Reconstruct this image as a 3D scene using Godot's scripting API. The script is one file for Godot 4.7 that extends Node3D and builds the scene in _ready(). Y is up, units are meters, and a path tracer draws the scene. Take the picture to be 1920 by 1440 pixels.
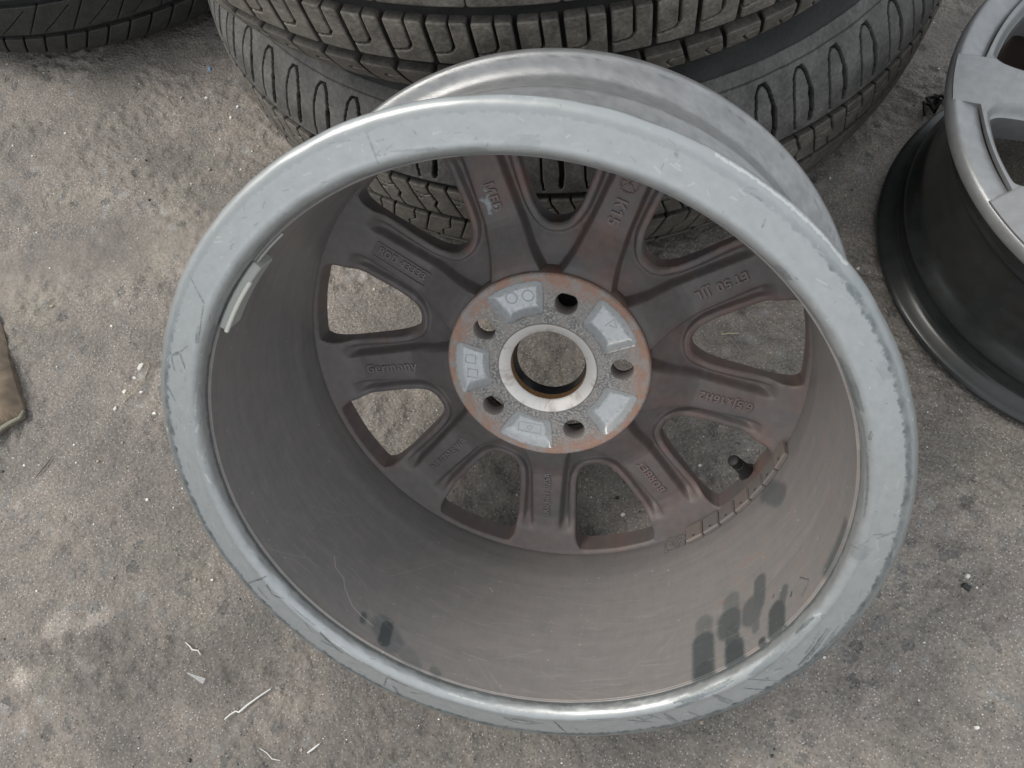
extends Node3D
# A used alloy wheel leaning mouth-up against a stack of tyres on a rough concrete yard.
# Lengths inside the builders are millimetres; MB.finish() turns them into metres.

const TAU_DEG := 360.0

class MB:
	var p := PackedVector3Array()
	var n := PackedVector3Array()
	var uv := PackedVector2Array()
	var c := PackedColorArray()
	var idx := PackedInt32Array()
	func v(q: Vector3, col := Color.WHITE, t := Vector2.ZERO) -> int:
		p.append(q)
		n.append(Vector3.ZERO)
		c.append(col)
		uv.append(t)
		return p.size() - 1
	# a, b, c run counter-clockwise seen from outside
	func tri(a: int, b: int, d: int) -> void:
		var f := (p[b] - p[a]).cross(p[d] - p[a])
		n[a] += f
		n[b] += f
		n[d] += f
		idx.append(a)
		idx.append(d)
		idx.append(b)
	func quad(a: int, b: int, d: int, e: int) -> void:
		tri(a, b, d)
		tri(a, d, e)
	func flat_quad(a: Vector3, b: Vector3, d: Vector3, e: Vector3, col := Color.WHITE) -> void:
		quad(v(a, col), v(b, col), v(d, col), v(e, col))
	func finish() -> ArrayMesh:
		var q := PackedVector3Array()
		q.resize(p.size())
		var m := PackedVector3Array()
		m.resize(p.size())
		for i in p.size():
			q[i] = p[i] * 0.001
			m[i] = n[i].normalized() if n[i].length_squared() > 1e-20 else Vector3.UP
		var a := []
		a.resize(Mesh.ARRAY_MAX)
		a[Mesh.ARRAY_VERTEX] = q
		a[Mesh.ARRAY_NORMAL] = m
		a[Mesh.ARRAY_TEX_UV] = uv
		a[Mesh.ARRAY_COLOR] = c
		a[Mesh.ARRAY_INDEX] = idx
		var am := ArrayMesh.new()
		am.add_surface_from_arrays(Mesh.PRIMITIVE_TRIANGLES, a)
		return am

# ---------------------------------------------------------------- small helpers
func sm(a: float, b: float, x: float) -> float:
	var t := clampf((x - a) / (b - a), 0.0, 1.0)
	return t * t * (3.0 - 2.0 * t)

func table(x: float, xs: Array, ys: Array) -> float:
	if x <= xs[0]:
		return ys[0]
	for i in range(1, xs.size()):
		if x <= xs[i]:
			return lerpf(ys[i - 1], ys[i], (x - xs[i - 1]) / (xs[i] - xs[i - 1]))
	return ys[-1]

func noise(sd: int, freq: float, oct := 3, kind := FastNoiseLite.TYPE_SIMPLEX_SMOOTH) -> FastNoiseLite:
	var f := FastNoiseLite.new()
	f.seed = sd
	f.noise_type = kind
	f.frequency = freq
	f.fractal_octaves = oct
	return f

func lin(r: float, g: float, b: float) -> Color:
	return Color(r, g, b)

func put(called: String, mesh: Mesh, m: Material, parent: Node) -> MeshInstance3D:
	var o := MeshInstance3D.new()
	o.name = called
	o.mesh = mesh
	o.material_override = m
	parent.add_child(o, true)
	return o

func thing(called: String, label: String, category: String, xf: Transform3D, group := "") -> Node3D:
	var o := Node3D.new()
	o.name = called
	o.transform = xf
	tag(o, label, category, group)
	add_child(o, true)
	return o

func tag(o: Node, label: String, category: String, group := "") -> void:
	o.set_meta("label", label)
	o.set_meta("category", category)
	if group:
		o.set_meta("group", group)

func mat(col: Color, rough: float, metal := 0.0, vertex := true) -> StandardMaterial3D:
	var m := StandardMaterial3D.new()
	m.albedo_color = col.linear_to_srgb()
	m.roughness = rough
	m.metallic = metal
	m.vertex_color_use_as_albedo = vertex
	return m

func tri_tex(m: StandardMaterial3D, scale: float, world := true) -> void:
	m.uv1_triplanar = true
	m.uv1_world_triplanar = world
	m.uv1_scale = Vector3(scale, scale, scale)
	m.uv1_triplanar_sharpness = 4.0

func grey_noise(sd: int, size: int, freq: float, oct: int, kind := FastNoiseLite.TYPE_SIMPLEX_SMOOTH) -> PackedByteArray:
	var f := noise(sd, freq, oct, kind)
	var im := f.get_seamless_image(size, size, false, false, 0.1, true)
	im.convert(Image.FORMAT_L8)
	return im.get_data()

func cells(sd: int, size: int, freq: float, far: bool) -> PackedByteArray:
	var f := noise(sd, freq, 1, FastNoiseLite.TYPE_CELLULAR)
	f.fractal_type = FastNoiseLite.FRACTAL_NONE
	f.cellular_return_type = FastNoiseLite.RETURN_DISTANCE if far else FastNoiseLite.RETURN_CELL_VALUE
	f.cellular_jitter = 0.9
	var im := f.get_image(size, size, false, false, true)
	im.convert(Image.FORMAT_L8)
	return im.get_data()

func grey_tex(data: PackedByteArray, size: int) -> ImageTexture:
	return ImageTexture.create_from_image(Image.create_from_data(size, size, false, Image.FORMAT_L8, data))

# A surface over a (u, v) grid that keeps only g > 0, with a smooth cut edge and walls down to height hb.
# map(u, v, h) -> Vector3 with du x dv pointing outwards.
func sheet(mb: MB, u0: float, u1: float, nu: int, v0: float, v1: float, nv: int, g: Callable, h: Callable, map: Callable, col: Callable, hb = 0.0, walls := true) -> void:
	var G := PackedFloat32Array()
	G.resize((nu + 1) * (nv + 1))
	var at := PackedInt32Array()
	at.resize(G.size())
	at.fill(-1)
	for i in nu + 1:
		var u := lerpf(u0, u1, float(i) / nu)
		for j in nv + 1:
			var v := lerpf(v0, v1, float(j) / nv)
			var k := i * (nv + 1) + j
			G[k] = g.call(u, v)
			if G[k] > 0.0:
				var z: float = h.call(u, v)
				at[k] = mb.v(map.call(u, v, z), col.call(u, v, z), Vector2(u, v))
	var cut := {}
	var wall := {}
	for i in nu:
		for j in nv:
			var k := i * (nv + 1) + j
			var ks := [k, k + nv + 1, k + nv + 2, k + 1]
			var inside := 0
			for q in ks:
				if G[q] > 0.0:
					inside += 1
			if inside == 0:
				continue
			if inside == 4:
				mb.quad(at[ks[0]], at[ks[1]], at[ks[2]], at[ks[3]])
				continue
			var poly := []
			var ins := []
			var outs := []
			for e in 4:
				var a: int = ks[e]
				var b: int = ks[(e + 1) % 4]
				if G[a] > 0.0:
					poly.append(at[a])
				if (G[a] > 0.0) != (G[b] > 0.0):
					var lo := mini(a, b)
					var hi := maxi(a, b)
					var key := lo * 4000000 + hi
					if not cut.has(key):
						var t := G[lo] / (G[lo] - G[hi])
						var ul := lerpf(u0, u1, float(lo / (nv + 1)) / nu)
						var vl := lerpf(v0, v1, float(lo % (nv + 1)) / nv)
						var uh := lerpf(u0, u1, float(hi / (nv + 1)) / nu)
						var vh := lerpf(v0, v1, float(hi % (nv + 1)) / nv)
						var u := lerpf(ul, uh, t)
						var v := lerpf(vl, vh, t)
						var z: float = h.call(u, v)
						cut[key] = mb.v(map.call(u, v, z), col.call(u, v, z), Vector2(u, v))
						if walls:
							var cc: Color = col.call(u, v, z)
							wall[key] = [mb.v(map.call(u, v, z), cc, Vector2(u, v)), mb.v(map.call(u, v, hb.call(u, v) if hb is Callable else hb), cc, Vector2(u, v))]
					poly.append(cut[key])
					if G[a] > 0.0:
						outs.append(key)
					else:
						ins.append(key)
			for t in range(1, poly.size() - 1):
				mb.tri(poly[0], poly[t], poly[t + 1])
			if walls and outs.size() == 1:
				var P: Array = wall[outs[0]]
				var Q: Array = wall[ins[0]]
				mb.quad(P[1], Q[1], Q[0], P[0])

# Turns a profile of (r, z) round the local z axis. Outside is on the right of the way the profile runs.
func lathe(mb: MB, prof: PackedVector2Array, seg: int, col: Callable, a0 := 0.0, a1 := 360.0, wobble = null) -> void:
	var first := mb.p.size()
	var m := prof.size()
	var along := PackedFloat32Array([0.0])
	for i in range(1, m):
		along.append(along[i - 1] + prof[i].distance_to(prof[i - 1]))
	for i in m:
		for j in seg + 1:
			var d := lerpf(a0, a1, float(j) / seg)
			var a := deg_to_rad(d)
			var r := prof[i].x
			var z := prof[i].y
			if wobble != null:
				var w: float = wobble.call(d, z)
				r += w
			mb.v(Vector3(r * cos(a), r * sin(a), z), col.call(d, r, z), Vector2(d / 360.0, along[i] / along[m - 1]))
	for i in m - 1:
		for j in seg:
			var a := first + i * (seg + 1) + j
			mb.quad(a, a + 1, a + seg + 2, a + seg + 1)
	if absf(a1 - a0 - 360.0) < 0.01:
		for i in m:
			var a := first + i * (seg + 1)
			var s := mb.n[a] + mb.n[a + seg]
			mb.n[a] = s
			mb.n[a + seg] = s

# Catmull-Rom through the points, each span cut in k.
func smooth_line(pts: PackedVector2Array, k: int, closed := false) -> PackedVector2Array:
	var out := PackedVector2Array()
	var n := pts.size()
	for i in (n if closed else n - 1):
		var a := pts[(i - 1 + n) % n] if closed or i > 0 else pts[0]
		var b := pts[i]
		var c := pts[(i + 1) % n]
		var d := pts[(i + 2) % n] if closed or i + 2 < n else pts[n - 1]
		for t in k:
			out.append(b.cubic_interpolate(c, a, d, float(t) / k))
	if not closed:
		out.append(pts[n - 1])
	return out

func tube(mb: MB, pts: PackedVector3Array, r: float, seg: int, col: Color, taper := 0.0) -> void:
	var first := mb.p.size()
	var n := pts.size()
	for i in n:
		var d := (pts[mini(i + 1, n - 1)] - pts[maxi(i - 1, 0)]).normalized()
		var s := d.cross(Vector3(0.13, 0.97, 0.2)).normalized()
		var t := s.cross(d).normalized()
		var rr := r * (1.0 - taper * absf(2.0 * i / (n - 1) - 1.0))
		for j in seg:
			var a := TAU * j / seg
			mb.v(pts[i] + (s * cos(a) + t * sin(a)) * rr, col)
	for i in n - 1:
		for j in seg:
			var a := first + i * seg + j
			var b := first + i * seg + (j + 1) % seg
			mb.quad(a, a + seg, b + seg, b)
	for e in 2:
		var base := first + (n - 1) * seg * e
		var mid := mb.v(pts[(n - 1) * e], col)
		for j in seg:
			var a := base + j
			var b := base + (j + 1) % seg
			if e == 0:
				mb.tri(mid, a, b)
			else:
				mb.tri(mid, b, a)

# a block bent round the wheel's axis, with chamfered edges
func arc_box(mb: MB, a0: float, a1: float, r0: float, r1: float, z0: float, z1: float, ch: float, seg: int, col: Color) -> void:
	var pr := [Vector2(r1, z0 + ch), Vector2(r1, z1 - ch), Vector2(r1 - ch, z1), Vector2(r0 + ch, z1), Vector2(r0, z1 - ch), Vector2(r0, z0 + ch), Vector2(r0 + ch, z0), Vector2(r1 - ch, z0)]
	var da := rad_to_deg(ch / r0)
	var rings := []
	for j in seg + 3:
		var f := clampf(float(j - 1) / seg, 0.0, 1.0)
		var a := deg_to_rad(lerpf(a0 + da, a1 - da, f))
		var k := 0.0
		if j == 0:
			a = deg_to_rad(a0)
			k = ch
		elif j == seg + 2:
			a = deg_to_rad(a1)
			k = ch
		var ring := []
		for q in pr:
			var r := clampf(q.x, r0 + k, r1 - k)
			var z := clampf(q.y, z0 + k, z1 - k)
			ring.append(Vector3(r * cos(a), r * sin(a), z))
		rings.append(ring)
	for j in rings.size() - 1:
		for k in 8:
			var l := (k + 1) % 8
			mb.flat_quad(rings[j][k], rings[j + 1][k], rings[j + 1][l], rings[j][l], col)
	for e in 2:
		var ring: Array = rings[0] if e == 0 else rings[-1]
		for k in range(1, 7):
			var a := mb.v(ring[0], col)
			var b := mb.v(ring[k], col)
			var d := mb.v(ring[k + 1], col)
			if e == 0:
				mb.tri(a, b, d)
			else:
				mb.tri(a, d, b)

# ---------------------------------------------------------------- textures
var T := {}
var M := {}

func make_textures() -> void:
	# ground colour: one picture wider than the view, so that nothing repeats in it
	var n := 2048
	var a := grey_noise(11, n, 0.004, 4)
	var b := grey_noise(12, n, 0.022, 4)
	var c := grey_noise(13, n, 0.13, 3)
	var d := grey_noise(14, n, 0.33, 1)
	var stone := cells(15, n, 0.042, false)
	var stone_far := cells(15, n, 0.042, true)
	var px := PackedByteArray()
	px.resize(n * n * 3)
	var bump := PackedByteArray()
	bump.resize(n * n)
	for i in n * n:
		var big := a[i] / 255.0 - 0.5
		var mid := b[i] / 255.0 - 0.5
		var fine := c[i] / 255.0 - 0.5
		var grit := d[i] / 255.0
		var v := 0.58 + 0.12 * big + 0.07 * mid + 0.15 * fine
		var warm := 0.024 + 0.012 * big + 0.014 * mid
		var hgt := 0.48 + 0.8 * mid + 0.5 * fine
		# stones in the concrete, a few proud and most of them worn level
		if stone[i] > 150:
			var q := 1.0 - smoothstep(0.22, 0.36, stone_far[i] / 255.0 + 0.35 * fine + 0.35 * mid)
			var kind := (stone[i] % 24) / 24.0
			q *= smoothstep(-0.12, 0.10, big + 0.3 * mid)
			v += q * (kind - 0.56) * 0.20
			warm = lerpf(warm, 0.004, q * 0.7)
			hgt += q * (0.16 if kind > 0.35 else -0.22)
		if grit > 0.84:
			v += (grit - 0.84) * 5.0
		elif grit < 0.17:
			v -= (0.17 - grit) * 2.4
			hgt -= (0.17 - grit) * 2.0
		px[i * 3] = int(clampf(v + warm, 0.0, 1.0) * 255.0)
		px[i * 3 + 1] = int(clampf(v, 0.0, 1.0) * 255.0)
		px[i * 3 + 2] = int(clampf(v - 0.9 * warm, 0.0, 1.0) * 255.0)
		bump[i] = int(clampf(hgt, 0.0, 1.0) * 255.0)
	T.ground = ImageTexture.create_from_image(Image.create_from_data(n, n, false, Image.FORMAT_RGB8, px))
	T.ground_bump = grey_tex(bump, n)
	# rubber: dusty film broken into patches
	n = 512
	a = grey_noise(31, n, 0.012, 4)
	b = grey_noise(32, n, 0.1, 3)
	c = grey_noise(33, n, 0.35, 1)
	px = PackedByteArray()
	px.resize(n * n * 3)
	for i in n * n:
		var v := 0.78 + 0.30 * (a[i] / 255.0 - 0.5) + 0.26 * (b[i] / 255.0 - 0.5)
		if c[i] > 220:
			v += 0.12
		px[i * 3] = int(clampf(v * 1.0, 0, 1) * 255)
		px[i * 3 + 1] = int(clampf(v * 0.975, 0, 1) * 255)
		px[i * 3 + 2] = int(clampf(v * 0.94, 0, 1) * 255)
	T.rubber = ImageTexture.create_from_image(Image.create_from_data(n, n, false, Image.FORMAT_RGB8, px))
	T.fine = grey_tex(grey_noise(41, 512, 0.09, 3), 512)
	T.grain = grey_tex(grey_noise(42, 512, 0.3, 1), 512)
	n = 1024
	# cast paint: nearly even, a little mottled
	a = grey_noise(51, n, 0.01, 3)
	b = grey_noise(52, n, 0.2, 2)
	px = PackedByteArray()
	px.resize(n * n * 3)
	for i in n * n:
		var v := 0.92 + 0.08 * (a[i] / 255.0 - 0.5) + 0.08 * (b[i] / 255.0 - 0.5)
		px[i * 3] = int(clampf(v, 0, 1) * 255)
		px[i * 3 + 1] = int(clampf(v, 0, 1) * 255)
		px[i * 3 + 2] = int(clampf(v, 0, 1) * 255)
	T.paint = ImageTexture.create_from_image(Image.create_from_data(n, n, false, Image.FORMAT_RGB8, px))
	# woven twill
	px = PackedByteArray()
	px.resize(256 * 256)
	for y in 256:
		for x in 256:
			var w := 0.5 + 0.5 * sin((x + y) * TAU / 16.0)
			var q := 0.5 + 0.5 * sin((x - y * 3) * TAU / 32.0)
			px[y * 256 + x] = int(255.0 * clampf(0.7 * w + 0.3 * q, 0, 1))
	T.twill = grey_tex(px, 256)
	T.barrel = barrel_picture()
	T.flange = flange_picture()

# dark = capsule-shaped smear with a soft edge, on a float map (angle in degrees wraps)
func smear(f: PackedFloat32Array, w: int, h: int, sx: float, sy: float, p: Vector2, q: Vector2, r: float, soft: float, amount: float, rough := 0.0) -> void:
	# p, q in millimetres along the sheet; sx, sy pixels per millimetre
	var x0 := int((minf(p.x, q.x) - r - soft) * sx)
	var x1 := int((maxf(p.x, q.x) + r + soft) * sx)
	var y0 := maxi(0, int((minf(p.y, q.y) - r - soft) * sy))
	var y1 := mini(h - 1, int((maxf(p.y, q.y) + r + soft) * sy))
	var pq := q - p
	var l2 := maxf(pq.length_squared(), 1e-6)
	for y in range(y0, y1 + 1):
		for x in range(x0, x1 + 1):
			var c := Vector2(x / sx, y / sy)
			var t := clampf((c - p).dot(pq) / l2, 0.0, 1.0)
			var d := c.distance_to(p + pq * t)
			if rough > 0.0:
				d += rough * ragged.get_noise_2d(c.x * 3.0, c.y * 3.0)
			var k := (1.0 - sm(r - soft, r + soft, d)) * amount
			if k != 0.0:
				var i := y * w + posmod(x, w)
				if absf(k) > absf(f[i]):
					f[i] = k

# a scuff: a bundle of fine strands, thinner and broken towards its ends
func scuff(f: PackedFloat32Array, w: int, h: int, sx: float, sy: float, p: Vector2, q: Vector2, half: float, amount: float, rng: RandomNumberGenerator) -> void:
	var side := (q - p).normalized().orthogonal()
	var strands := int(3 + half * 7.0)
	for k in strands:
		var o := clampf(rng.randfn(0.0, 0.55), -1.2, 1.2)
		var t0 := clampf(rng.randf_range(-0.05, 0.35) * absf(o) + rng.randf_range(0.0, 0.08), 0.0, 0.45)
		var t1 := clampf(1.0 - rng.randf_range(-0.05, 0.4) * absf(o) - rng.randf_range(0.0, 0.1), 0.5, 1.0)
		var a := p.lerp(q, t0) + side * o * half
		var b := p.lerp(q, t1) + side * (o * half + rng.randf_range(-0.2, 0.2))
		var m := (a + b) * 0.5 + side * rng.randf_range(-0.25, 0.25)
		var r := rng.randf_range(0.14, 0.34) + 0.10 * half
		var s := amount * rng.randf_range(0.5, 1.05)
		smear(f, w, h, sx, sy, a, m, r, 0.3, s, 0.3)
		smear(f, w, h, sx, sy, m, b, r * 0.8, 0.3, s * rng.randf_range(0.6, 1.0), 0.3)

var ragged := noise(7, 0.12, 3)
func barrel_picture() -> ImageTexture:
	var w := 4096
	var h := 512
	var circ := TAU * 191.0
	var tall := 161.0
	var sx := w / circ
	var sy := h / tall
	var f := PackedFloat32Array()
	f.resize(w * h)
	var dark := PackedFloat32Array()
	dark.resize(w * h)
	var mm := circ / 360.0
	# wet finger prints near the mouth: angle, z, angle, z, radius, darkness
	for s in [[-43.9, 95, -44.2, 150, 6.4, 0.20], [-44.2, 112, -44.4, 150, 8.0, 0.40], [-44.1, 112, -44.2, 115, 5.6, 0.30], [-44.3, 136, -44.4, 150, 7.2, 0.46], [-36.5, 88, -37.0, 102, 6.6, 0.20], [-37.4, 104, -37.6, 111, 9.2, 0.36], [-37.5, 107, -37.5, 108, 5.4, 0.26], [-36.7, 130, -36.9, 150, 7.2, 0.46], [-37.2, 113, -36.8, 132, 5.6, 0.40],
			[-28.3, 89, -29.4, 107, 5.2, 0.32], [-31.2, 106, -31.6, 112, 8.4, 0.30], [-31.3, 107, -31.5, 110, 6.0, 0.22], [-22.0, 114, -24.0, 126, 3.6, 0.30], [-24.9, 125, -25.6, 139, 7.2, 0.42], [-25.0, 129, -25.1, 131, 3.6, 0.30], [-29.8, 139, -29.9, 144, 2.8, 0.46], [-30.6, 117, -31.0, 126, 3.0, 0.24],
			[-117.6, 120, -117.0, 132, 4.8, 0.46], [-123.5, 122, -123.2, 127, 2.2, 0.34], [-111.0, 134, -109.0, 140, 6.0, 0.14], [-104.5, 137, -103.5, 139, 2.8, 0.2], [-118.5, 122, -115.3, 130, 8.5, 0.2]]:
		smear(dark, w, h, sx, sy, Vector2((s[0] + 360.0) * mm, s[1] + 12.0), Vector2((s[2] + 360.0) * mm, s[3] + 12.0), s[4] * 1.12, 1.1 + 0.12 * s[4], minf(s[5] * 1.4, 0.7), 0.8)
	smear(dark, w, h, sx, sy, Vector2(338.6 * mm, 26), Vector2(341.8 * mm, 42), 9.5, 3.0, 0.36, 1.5)
	for s in [[-17.0, 118, -14.5, 128, 0.35, 0.6], [-14.5, 128, -17.5, 133, 0.3, 0.5], [-20.0, 122, -20.6, 124, 0.8, 0.6], [-25.0, 110, -25.4, 112, 0.6, 0.5]]:
		smear(dark, w, h, sx, sy, Vector2((s[0] + 360.0) * mm, s[1] + 12.0), Vector2((s[2] + 360.0) * mm, s[3] + 12.0), s[4], 0.3, s[5], 0.6)
	smear(dark, w, h, sx, sy, Vector2(1.0 * mm, 148), Vector2(-9.0 * mm, 150), 4.0, 3.0, 0.45)
	smear(dark, w, h, sx, sy, Vector2(12.0 * mm, 158), Vector2(40.0 * mm, 158), 3.0, 2.5, 0.35)
	# scratches
	var rng := RandomNumberGenerator.new()
	rng.seed = 77
	for k in 250:
		var ang := rng.randf_range(-165.0, 25.0) if k < 270 else rng.randf_range(0, 360)
		var z := pow(rng.randf(), 0.6) * 120.0 + 36.0
		var l := rng.randf_range(3.0, 42.0) * (1.0 if k % 3 == 0 else 0.5)
		var tilt := rng.randf_range(-0.22, 0.22) if k % 6 else rng.randf_range(-1.4, 1.4)
		var p := Vector2((ang + 360.0) * mm, z)
		var q := p + Vector2(l, l * tilt)
		var m := (p + q) * 0.5 + Vector2(0, rng.randf_range(-0.08, 0.08) * l)
		var s := rng.randf_range(0.05, 0.19) * (1.5 if k % 17 == 0 else 1.0)
		smear(f, w, h, sx, sy, p, m, 0.22, 0.32, s)
		smear(f, w, h, sx, sy, m, q, 0.22, 0.32, s)
	for k in 240:
		var p := Vector2(rng.randf_range(0, 360) * mm, rng.randf_range(30.0, 160.0))
		smear(f, w, h, sx, sy, p, p + Vector2(rng.randf_range(-1, 1), rng.randf_range(-1, 1)), rng.randf_range(0.2, 0.6), 0.3, rng.randf_range(0.1, 0.4))
	# the pale curly scratch on the lower left and a few long ones
	var curl := [Vector2(-136, 96), Vector2(-134.5, 103), Vector2(-131.5, 106), Vector2(-130.3, 112), Vector2(-127, 121), Vector2(-124, 124), Vector2(-120.5, 126)]
	for i in curl.size() - 1:
		smear(f, w, h, sx, sy, Vector2((curl[i].x + 360) * mm, curl[i].y + 12), Vector2((curl[i + 1].x + 360) * mm, curl[i + 1].y + 12), 0.35, 0.35, 0.42)
	var grey := grey_noise(61, 512, 0.012, 4)
	var fine := grey_noise(62, 512, 0.12, 2)
	var px := PackedByteArray()
	px.resize(w * h * 3)
	for y in h:
		var z := y / sy - 12.0
		var edge := sm(128.0, 149.0, z)
		for x in w:
			var i := y * w + x
			var k := ((y * 2) % 512) * 512 + x % 512
			var a := grey[k] / 255.0 - 0.5
			var b := fine[((y + x / 512 * 97) % 512) * 512 + x % 512] / 255.0 - 0.5
			var band := grey[((y * 3) % 512) * 512 + (x / 24) % 512] / 255.0 - 0.5
			var drip := fine[((y / 12) % 512) * 512 + (x / 2) % 512] / 255.0 - 0.5
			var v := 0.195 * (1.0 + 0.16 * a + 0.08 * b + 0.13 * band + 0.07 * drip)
			var deg := x / (sx * mm)
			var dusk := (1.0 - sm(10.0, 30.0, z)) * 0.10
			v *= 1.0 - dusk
			var r := v * 1.0
			var g := v * 0.95
			var bl := v * 0.925
			# rust-brown bloom in patches, dust at the mouth
			var rust := sm(0.10, 0.34, a + 0.05) * (0.35 if deg > 320.0 or deg < 30.0 else 0.10)
			r = lerpf(r, 0.22, rust)
			g = lerpf(g, 0.15, rust)
			bl = lerpf(bl, 0.125, rust)
			var dust := edge * (0.25 + 0.6 * maxf(0.0, a + b * 0.6))
			r = lerpf(r, 0.25, dust)
			g = lerpf(g, 0.22, dust)
			bl = lerpf(bl, 0.2, dust)
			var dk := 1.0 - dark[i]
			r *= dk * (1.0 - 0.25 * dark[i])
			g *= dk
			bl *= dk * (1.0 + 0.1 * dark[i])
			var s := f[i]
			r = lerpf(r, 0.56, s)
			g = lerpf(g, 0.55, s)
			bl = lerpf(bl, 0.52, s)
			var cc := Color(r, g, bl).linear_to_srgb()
			var o := ((y + h * (x / 2048)) * 2048 + x % 2048) * 3
			px[o] = int(clampf(cc.r, 0, 1) * 255)
			px[o + 1] = int(clampf(cc.g, 0, 1) * 255)
			px[o + 2] = int(clampf(cc.b, 0, 1) * 255)
	return ImageTexture.create_from_image(Image.create_from_data(2048, h * 2, false, Image.FORMAT_RGB8, px))

func flange_picture() -> ImageTexture:
	var w := 8192
	var h := 128
	var circ := TAU * 208.0
	var tall := 48.0
	var sx := w / circ
	var sy := h / tall
	var mm := circ / 360.0
	var dark := PackedFloat32Array()
	dark.resize(w * h)
	var pale := PackedFloat32Array()
	pale.resize(w * h)
	var hand := RandomNumberGenerator.new()
	hand.seed = 19
	# scuffs, as angle, millimetres from the inner edge, angle, millimetres, half width, strength
	for s in [[158.0, 12, 152.0, 15, 0.5, 0.7], [152.0, 15, 150.0, 24, 0.5, 0.6], [150.0, 24, 148.6, 31, 0.4, 0.5],
			[166.0, 16, 163.0, 21, 0.6, 0.7], [163.0, 21, 164.5, 26, 0.7, 0.7], [164.5, 26, 167.0, 23, 0.6, 0.7], [163.0, 21, 161.0, 17, 0.5, 0.5], [160.0, 12, 156.0, 14, 1.0, 0.6],
			[170.0, 28, 173.0, 22, 0.5, 0.6], [178.5, 27, 180.2, 26, 1.2, 0.8], [-173.0, 29, -168.0, 30, 2.6, 0.5],
			[-146.5, 9, -146.5, 31, 0.6, 0.75], [-145.0, 13, -142.0, 16, 0.9, 0.7], [-142.0, 16, -140.5, 11, 0.6, 0.7], [-145.0, 22, -141.5, 23, 0.5, 0.6], [-144.5, 27, -142.5, 30, 0.6, 0.6],
			[-139.0, 11, -131.0, 10, 0.4, 0.5], [-130.0, 12, -123.5, 17, 1.1, 0.75], [-128.5, 18, -123.0, 16, 0.8, 0.7], [-133.5, 14, -131.0, 17, 0.4, 0.5],
			[-113.0, 14, -112.4, 28, 0.6, 0.7], [-113.0, 14, -108.0, 15, 0.6, 0.7], [-111.0, 21, -109.5, 26, 1.3, 0.7], [-107.5, 20, -105.0, 17, 0.6, 0.6],
			[-88.0, 17, -79.0, 17, 0.7, 0.7], [-88.0, 17, -84.0, 21, 0.7, 0.7], [-84.0, 21, -79.5, 17, 0.5, 0.6], [-77.5, 14, -75.0, 31, 0.5, 0.8], [-73.5, 22, -73.0, 23, 0.5, 0.6],
			[-71.0, 12, -64.0, 12, 0.5, 0.5], [-62.5, 16, -57.5, 22, 0.5, 0.8], [-60.5, 14, -58.5, 21, 0.5, 0.7], [-58.0, 13, -56.0, 20, 0.6, 0.7], [-61.5, 20, -57.0, 16, 0.4, 0.6],
			[-55.0, 15, -53.5, 31, 1.6, 0.55], [-53.0, 9, -38.0, 9, 1.8, 0.7], [-50.5, 20, -48.5, 31, 0.8, 0.4], [-44.0, 12, -41.5, 31, 1.7, 0.55], [-52.0, 13, -45.0, 11, 1.4, 0.6],
			[-38.5, 17, -34.5, 31, 0.4, 0.7], [-36.0, 13, -31.5, 30, 0.4, 0.7], [-33.5, 20, -33.0, 21, 0.8, 0.6], [-35.5, 12, -20.0, 8, 2.4, 0.4],
			[-28.0, 26, -17.0, 20, 1.2, 0.75], [-30.0, 30, -16.0, 24, 1.0, 0.7], [-25.0, 22, -19.0, 18, 0.5, 0.6], [-31.0, 18, -29.5, 20, 0.5, 0.6], [-22.0, 8, -16.5, 9, 1.2, 0.75], [-17.0, 8, -15.0, 13, 0.4, 0.6],
			[-58.0, 33, -12.0, 31, 2.4, 0.65], [-12.0, 29, 14.0, 27, 1.5, 0.6], [14.0, 27, 30.0, 28, 0.7, 0.5], [30.0, 28, 46.0, 30, 0.4, 0.4], [-2.0, 11, 1.0, 14, 4.0, 0.25], [2.5, 18, 4.5, 27, 0.3, 0.55], [3.2, 15, 4.0, 27, 0.3, 0.5],
			[6.0, 9, 27.0, 8, 1.0, 0.5], [21.0, 10, 22.5, 12, 0.8, 0.6], [26.0, 8, 36.0, 8, 2.6, 0.5], [30.0, 26, 33.0, 24, 2.4, 0.2], [58.0, 18, 58.5, 22, 0.3, 0.5], [50.0, 9, 53.0, 9, 1.5, 0.5], [60.0, 27, 63.0, 26, 0.6, 0.5],
			[112.0, 10, 112.0, 30, 0.4, 0.4], [89.0, 14, 94.0, 13, 3.0, 0.2], [97.0, 11, 107.0, 10, 1.6, 0.16], [103.0, 12, 110.0, 15, 0.5, 0.35], [72.0, 24, 72.4, 27, 0.5, 0.5]]:
		scuff(dark, w, h, sx, sy, Vector2((s[0] + 360.0) * mm, s[1]), Vector2((s[2] + 360.0) * mm, s[3]), s[4], s[5], hand)
	for s in [[179.5, 32, 179.3, 33, 1.8, 0.8], [-176.0, 34, -175.6, 34, 1.8, 0.9], [175.0, 10, 170.0, 9, 0.5, 0.5], [177.0, 9, 178.5, 11, 0.8, 0.5], [-172.0, 11, -170.0, 10, 0.6, 0.5], [-127.0, 12, -119.0, 13, 0.4, 0.7], [-100.0, 8, -92.0, 8, 0.5, 0.5], [-16.5, 9, -15.5, 11, 0.9, 0.6], [68.0, 33, 47.0, 33, 0.8, 0.6], [96.0, 10, 91.0, 11, 0.8, 0.2]]:
		smear(pale, w, h, sx, sy, Vector2((s[0] + 360.0) * mm, s[1]), Vector2((s[2] + 360.0) * mm, s[3]), s[4], 0.4, s[5], 0.4 + 0.7 * s[4])
	var rng := RandomNumberGenerator.new()
	rng.seed = 5
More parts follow.
